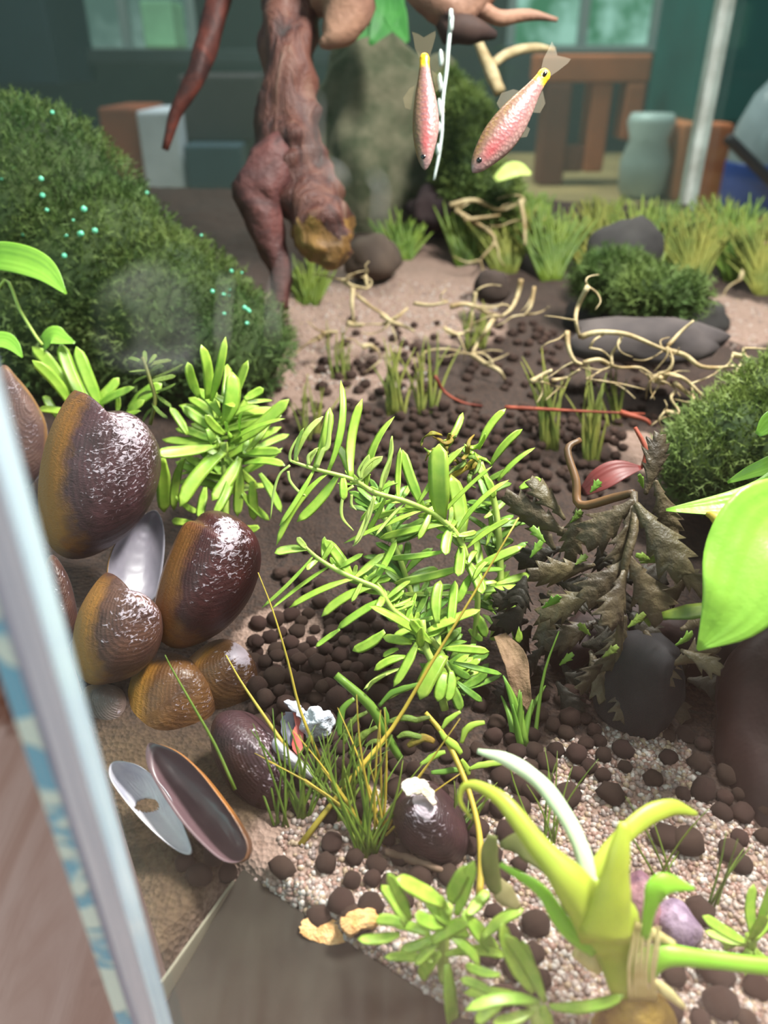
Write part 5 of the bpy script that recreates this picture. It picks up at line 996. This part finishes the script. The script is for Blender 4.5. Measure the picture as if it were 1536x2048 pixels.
tube('branch', [P(905, 40, 3.4), P(900, 55, 3.4), P(945, 60, 3.4), P(990, 70, 3.45)], [wpx(x, 3.4) for x in (26, 28, 26, 8)], principled('shaded_wood', (70, 52, 46), (48, 36, 34), 5, .7, .2), dw2, lump=.3)
dw3 = plant('driftwood', P(990, 190, 4.2), 'thin forked tan branch behind the larger fish', 'driftwood')
tube('branch', [P(950, 75, 4.2), P(968, 110, 4.2), P(985, 150, 4.2), P(1000, 185, 4.2)], [wpx(x, 4.2) for x in (8, 11, 14, 12)], M_root, dw3, lump=.2)
tube('branch', [P(985, 130, 4.2), P(1020, 105, 4.2), P(1070, 95, 4.2), P(1110, 100, 4.2)], [wpx(x, 4.2) for x in (9, 9, 8, 4)], M_root, dw3, lump=.2)
props(lump('rock', P(765, 330, 5.4), (.62, .35, .80), M_rock, None, None, 1.3, amp=.35, sub=5), 'big smooth grey brown rock behind the slimmer fish', 'rock')
props(lump('rock', P(745, 515, 4.6), (.17, .15, .13), principled('brown_rock', (92, 78, 68), (70, 60, 54), 4, .85, .2), None, None, 5.3), 'rounded brown stone on the sand right of the driftwood end', 'rock')
props(lump('rock', P(985, 575, 4.0), (.09, .08, .09), principled('dark_rock', (66, 54, 48), (50, 42, 40), 4, .85, .2), None, None, 6.3), 'small dark round stone behind the pale rhizomes', 'rock')
props(lump('rock', P(865, 415, 5.0), (.16, .14, .13), principled('maroon_rock', (58, 46, 46), (40, 32, 34), 4, .85, .2), None, None, 7.7, amp=.4), 'dark maroon stone at the foot of the big grey rock', 'rock')
props(lump('rock', P(1300, 680, 3.3), (.34, .16, .10), principled('slab_rock', (84, 76, 74), (64, 58, 58), 4, .85, .2), None, None, 9.7, amp=.3), 'flat dark grey stone behind the pale branching rhizome', 'rock')
for (x, y, r_, sd) in ((1250, 500, .16, 11.), (1400, 640, .12, 13.), (1180, 640, .12, 17.)):
    lump('rock', P(x, y, 4.2), (r_*1.3, r_, r_), principled('dark_back_rock', (60, 58, 56), (46, 44, 44), 4, .85, .2), {1250: 'dark stone in the back grass below the wooden stool', 1400: 'dark stone behind the right end of the rhizome', 1180: 'dark stone behind the upright rhizome tip'}[x], 'rock', sd)
# silvery bubble string and green leaf near it
bs = plant('airline', P(892, 30, 3.0), 'silvery twisted airline with bubbles hanging beside the slimmer fish', 'airline')
M_air = principled('clear_airline', (190, 200, 195), None, rough=.12, spec=1)
tube('tube', [P(902, 20, 3.0), P(897, 90, 3.0), P(892, 150, 3.0), P(886, 200, 3.0), P(884, 260, 3.0), P(878, 310, 3.0), P(868, 360, 3.0)], [wpx(x, 3.0) for x in (4, 4, 3.5, 3, 3, 3, 2)], M_air, bs, lump=.3)
for (x, y) in ((881, 112), (882, 122), (879, 160), (881, 172), (878, 210), (880, 222), (877, 255), (876, 300), (903, 40), (902, 52)):
    lump('bubble', P(x, y, 2.98), (.009, .009, .022), M_air, None, None, 1, bs, 2, .2)
gp = plant('floating_leaf_plant', P(770, 20, 4.4), 'bright green blurred leaves at the top between the two driftwood pieces')
for pts, ww in (([(770, -60), (775, 20), (740, 90)], (10, 34, 4)), ([(775, -40), (790, 30), (815, 85)], (10, 24, 4)), ([(760, -40), (755, 30), (700, 80)], (10, 26, 4))):
    blade_leaf('leaf', [P(x, y, 4.4) for x, y in pts], [wpx(q, 4.4) for q in ww], principled('soft_green', (98, 180, 84), (70, 140, 70), 3, .5, .4, trans=.4), gp, hint=(0, -1, .2))
gp = plant('small_leaf_plant', P(1045, 345, 4.4), 'small yellow green leaf below the larger fish')
blade_leaf('leaf', [P(990, 360, 4.4), P(1030, 340, 4.4), P(1062, 348, 4.4)], [wpx(q, 4.4) for q in (8, 22, 4)], M_leaf_y, gp)
# ------------------------------------------------------------------ room behind the tank
def boxpx(name, x0, y0, x1, y1, Y_, dep, m, label=None, cat=None, parent=None, bev=.04, on=None):
    a, b_ = PY(x0, y1, Y_), PY(x1, y0, Y_)
    b2 = PY(x1, y1, Y_); zt = PY(x0, y0, Y_).z
    if on is not None: a.z = on
    o = box(name, (a.x, Y_, a.z), (b2.x, Y_+dep, zt), m, parent, bev)
    return props(o, label, cat) if label else o
def flatc(nm, c_, r_=.6): return principled(nm, c_, tuple(int(x*.8) for x in c_), .8, r_, .4)
sb = empty('side_table', PY(900, 420, 13), 'low beige topped table running behind the aquarium', 'table')
tz = PY(1300, 372, 12.0).z
box('table_top', (-16, 9.0, tz-.35), (12, 16.5, tz), flatc('beige_top', (170, 142, 98)), sb, .05)
for x in (-15.5, 11.0):
    for y in (9.4, 15.7): box('leg', (x, y, -1.3), (x+.5, y+.5, tz-.35), flatc('beige_leg', (120, 98, 70)), sb, .04)
stl = empty('wooden_frame', PY(1130, 350, 12), 'orange brown wooden frame standing on the table behind the larger fish', 'frame')
M_ow = flatc('orange_wood', (196, 112, 74)); M_dw = flatc('dark_red_wood', (130, 74, 58))
boxpx('rail', 1070, 108, 1300, 165, 12.0, .5, M_ow, parent=stl)
boxpx('post', 1075, 165, 1125, 372, 12.0, .5, M_dw, parent=stl); boxpx('post', 1165, 165, 1205, 345, 12.05, .5, M_ow, parent=stl); boxpx('post', 1240, 165, 1278, 280, 12.0, .45, M_ow, parent=stl)
boxpx('shelf_board', 1125, 290, 1165, 345, 12.1, .4, M_dw, parent=stl)
boxpx('teal_box', 1380, -60, 1560, 246, 11.0, 2.0, flatc('teal_paint', (22, 92, 88), .5), 'large dark teal box beyond the far right glass edge', 'box')
boxpx('terracotta_block', 1345, 247, 1442, 385, 10.6, 1.5, flatc('terracotta', (188, 112, 72), .7), 'terracotta orange block below the teal box', 'block', on=tz)
bo = empty('plastic_bottle', PY(1490, 470, 9.6), 'clear plastic bottle with blue label behind the grass at far right', 'bottle')
def lathe(nm, c_, prof, m, parent, n=24):
    vs = []; fs = []
    for r, z in prof:
        for k in range(n): vs.append((c_.x+r*math.cos(k*2*math.pi/n), c_.y+r*math.sin(k*2*math.pi/n), c_.z+z))
    for i in range(len(prof)-1):
        for k in range(n): fs.append((i*n+k, i*n+(k+1) % n, (i+1)*n+(k+1) % n, (i+1)*n+k))
    fs.append(tuple(range(n-1, -1, -1))); fs.append(tuple((len(prof)-1)*n+k for k in range(n)))
    return link(nm, mesh(nm, vs, fs), parent, m)
bc = PY(1490, 480, 9.8); bc.z = tz; wb = wpx(62, 10)
lathe('body', bc, [(wb*.9, 0), (wb, .05), (wb, .52), (wb*.95, .9), (wb*.6, 1.25), (wb*.28, 1.4), (wb*.28, 1.5)], flatc('frosted_plastic', (150, 168, 172), .2), bo)
lathe('label_band', bc, [(wb*1.01, .02), (wb*1.02, .04), (wb*1.02, .54), (wb*1.01, .56)], flatc('blue_label', (40, 78, 160), .4), bo)
lathe('cap', bc, [(wb*.3, 1.5), (wb*.32, 1.52), (wb*.32, 1.66), (wb*.3, 1.68)], flatc('white_cap', (190, 195, 195)), bo)
props(tube('stick', [PY(1455, 275, 9.2), PY(1500, 320, 9.2), PY(1560, 380, 9.2)], [.06, .06, .06], flatc('dark_stick', (44, 42, 44)), None), 'dark diagonal stick in front of the plastic bottle', 'stick')
vs_ = empty('white_vase', PY(1300, 345, 12), 'whitish waisted vase on the table right of the wooden frame', 'vase')
vc = PY(1296, 290, 10.9); vc.z = tz
lathe('vase_body', vc, [(.22, 0), (.30, .1), (.32, .45), (.24, .7), (.30, .9), (.26, 1.0)], flatc('vase_white', (176, 186, 182), .4), vs_)
boxpx('black_box', 372, 150, 525, 310, 12.0, 2.0, flatc('black_box', (62, 46, 50)), 'large dark brown box behind the driftwood at upper left', 'box', on=PY(380, 290, 11.5).z)
boxpx('white_carton', 288, 222, 368, 345, 11.6, 1.4, flatc('white_card', (206, 200, 214)), 'small white carton left of the dark brown box', 'carton', on=tz)
boxpx('orange_carton', 205, 215, 288, 285, 11.9, 1.4, flatc('orange_card', (150, 74, 48)), 'orange brown carton left of the white one', 'carton', on=tz)
boxpx('blue_tray', 372, 290, 485, 345, 11.5, 1.5, flatc('slate_blue', (52, 66, 80)), 'slate blue tray below the dark brown box', 'tray', on=tz)
boxpx('shelf_board', 100, 98, 760, 128, 20.0, 1.5, flatc('shelf_dark', (46, 50, 54)), 'long dark shelf board below the grey window', 'shelf')
boxpx('navy_cabinet', -120, -80, 118, 170, 18.0, 2.5, flatc('navy', (24, 38, 50)), 'dark navy cabinet at the far upper left', 'cabinet')
boxpx('white_bar', 680, 95, 752, 117, 19.6, .41, flatc('white_plastic', (215, 225, 225)), 'short white bar left of the slimmer fish', 'bar')
boxpx('dark_cabinet', 1000, 92, 1080, 330, 20.0, 2.0, flatc('charcoal', (46, 58, 60)), 'charcoal cabinet behind the wooden frame', 'cabinet')
boxpx('green_pot', 290, 0, 352, 96, 17.0, 1.0, flatc('pale_green', (140, 188, 150)), 'pale green pot in front of the grey window', 'pot')
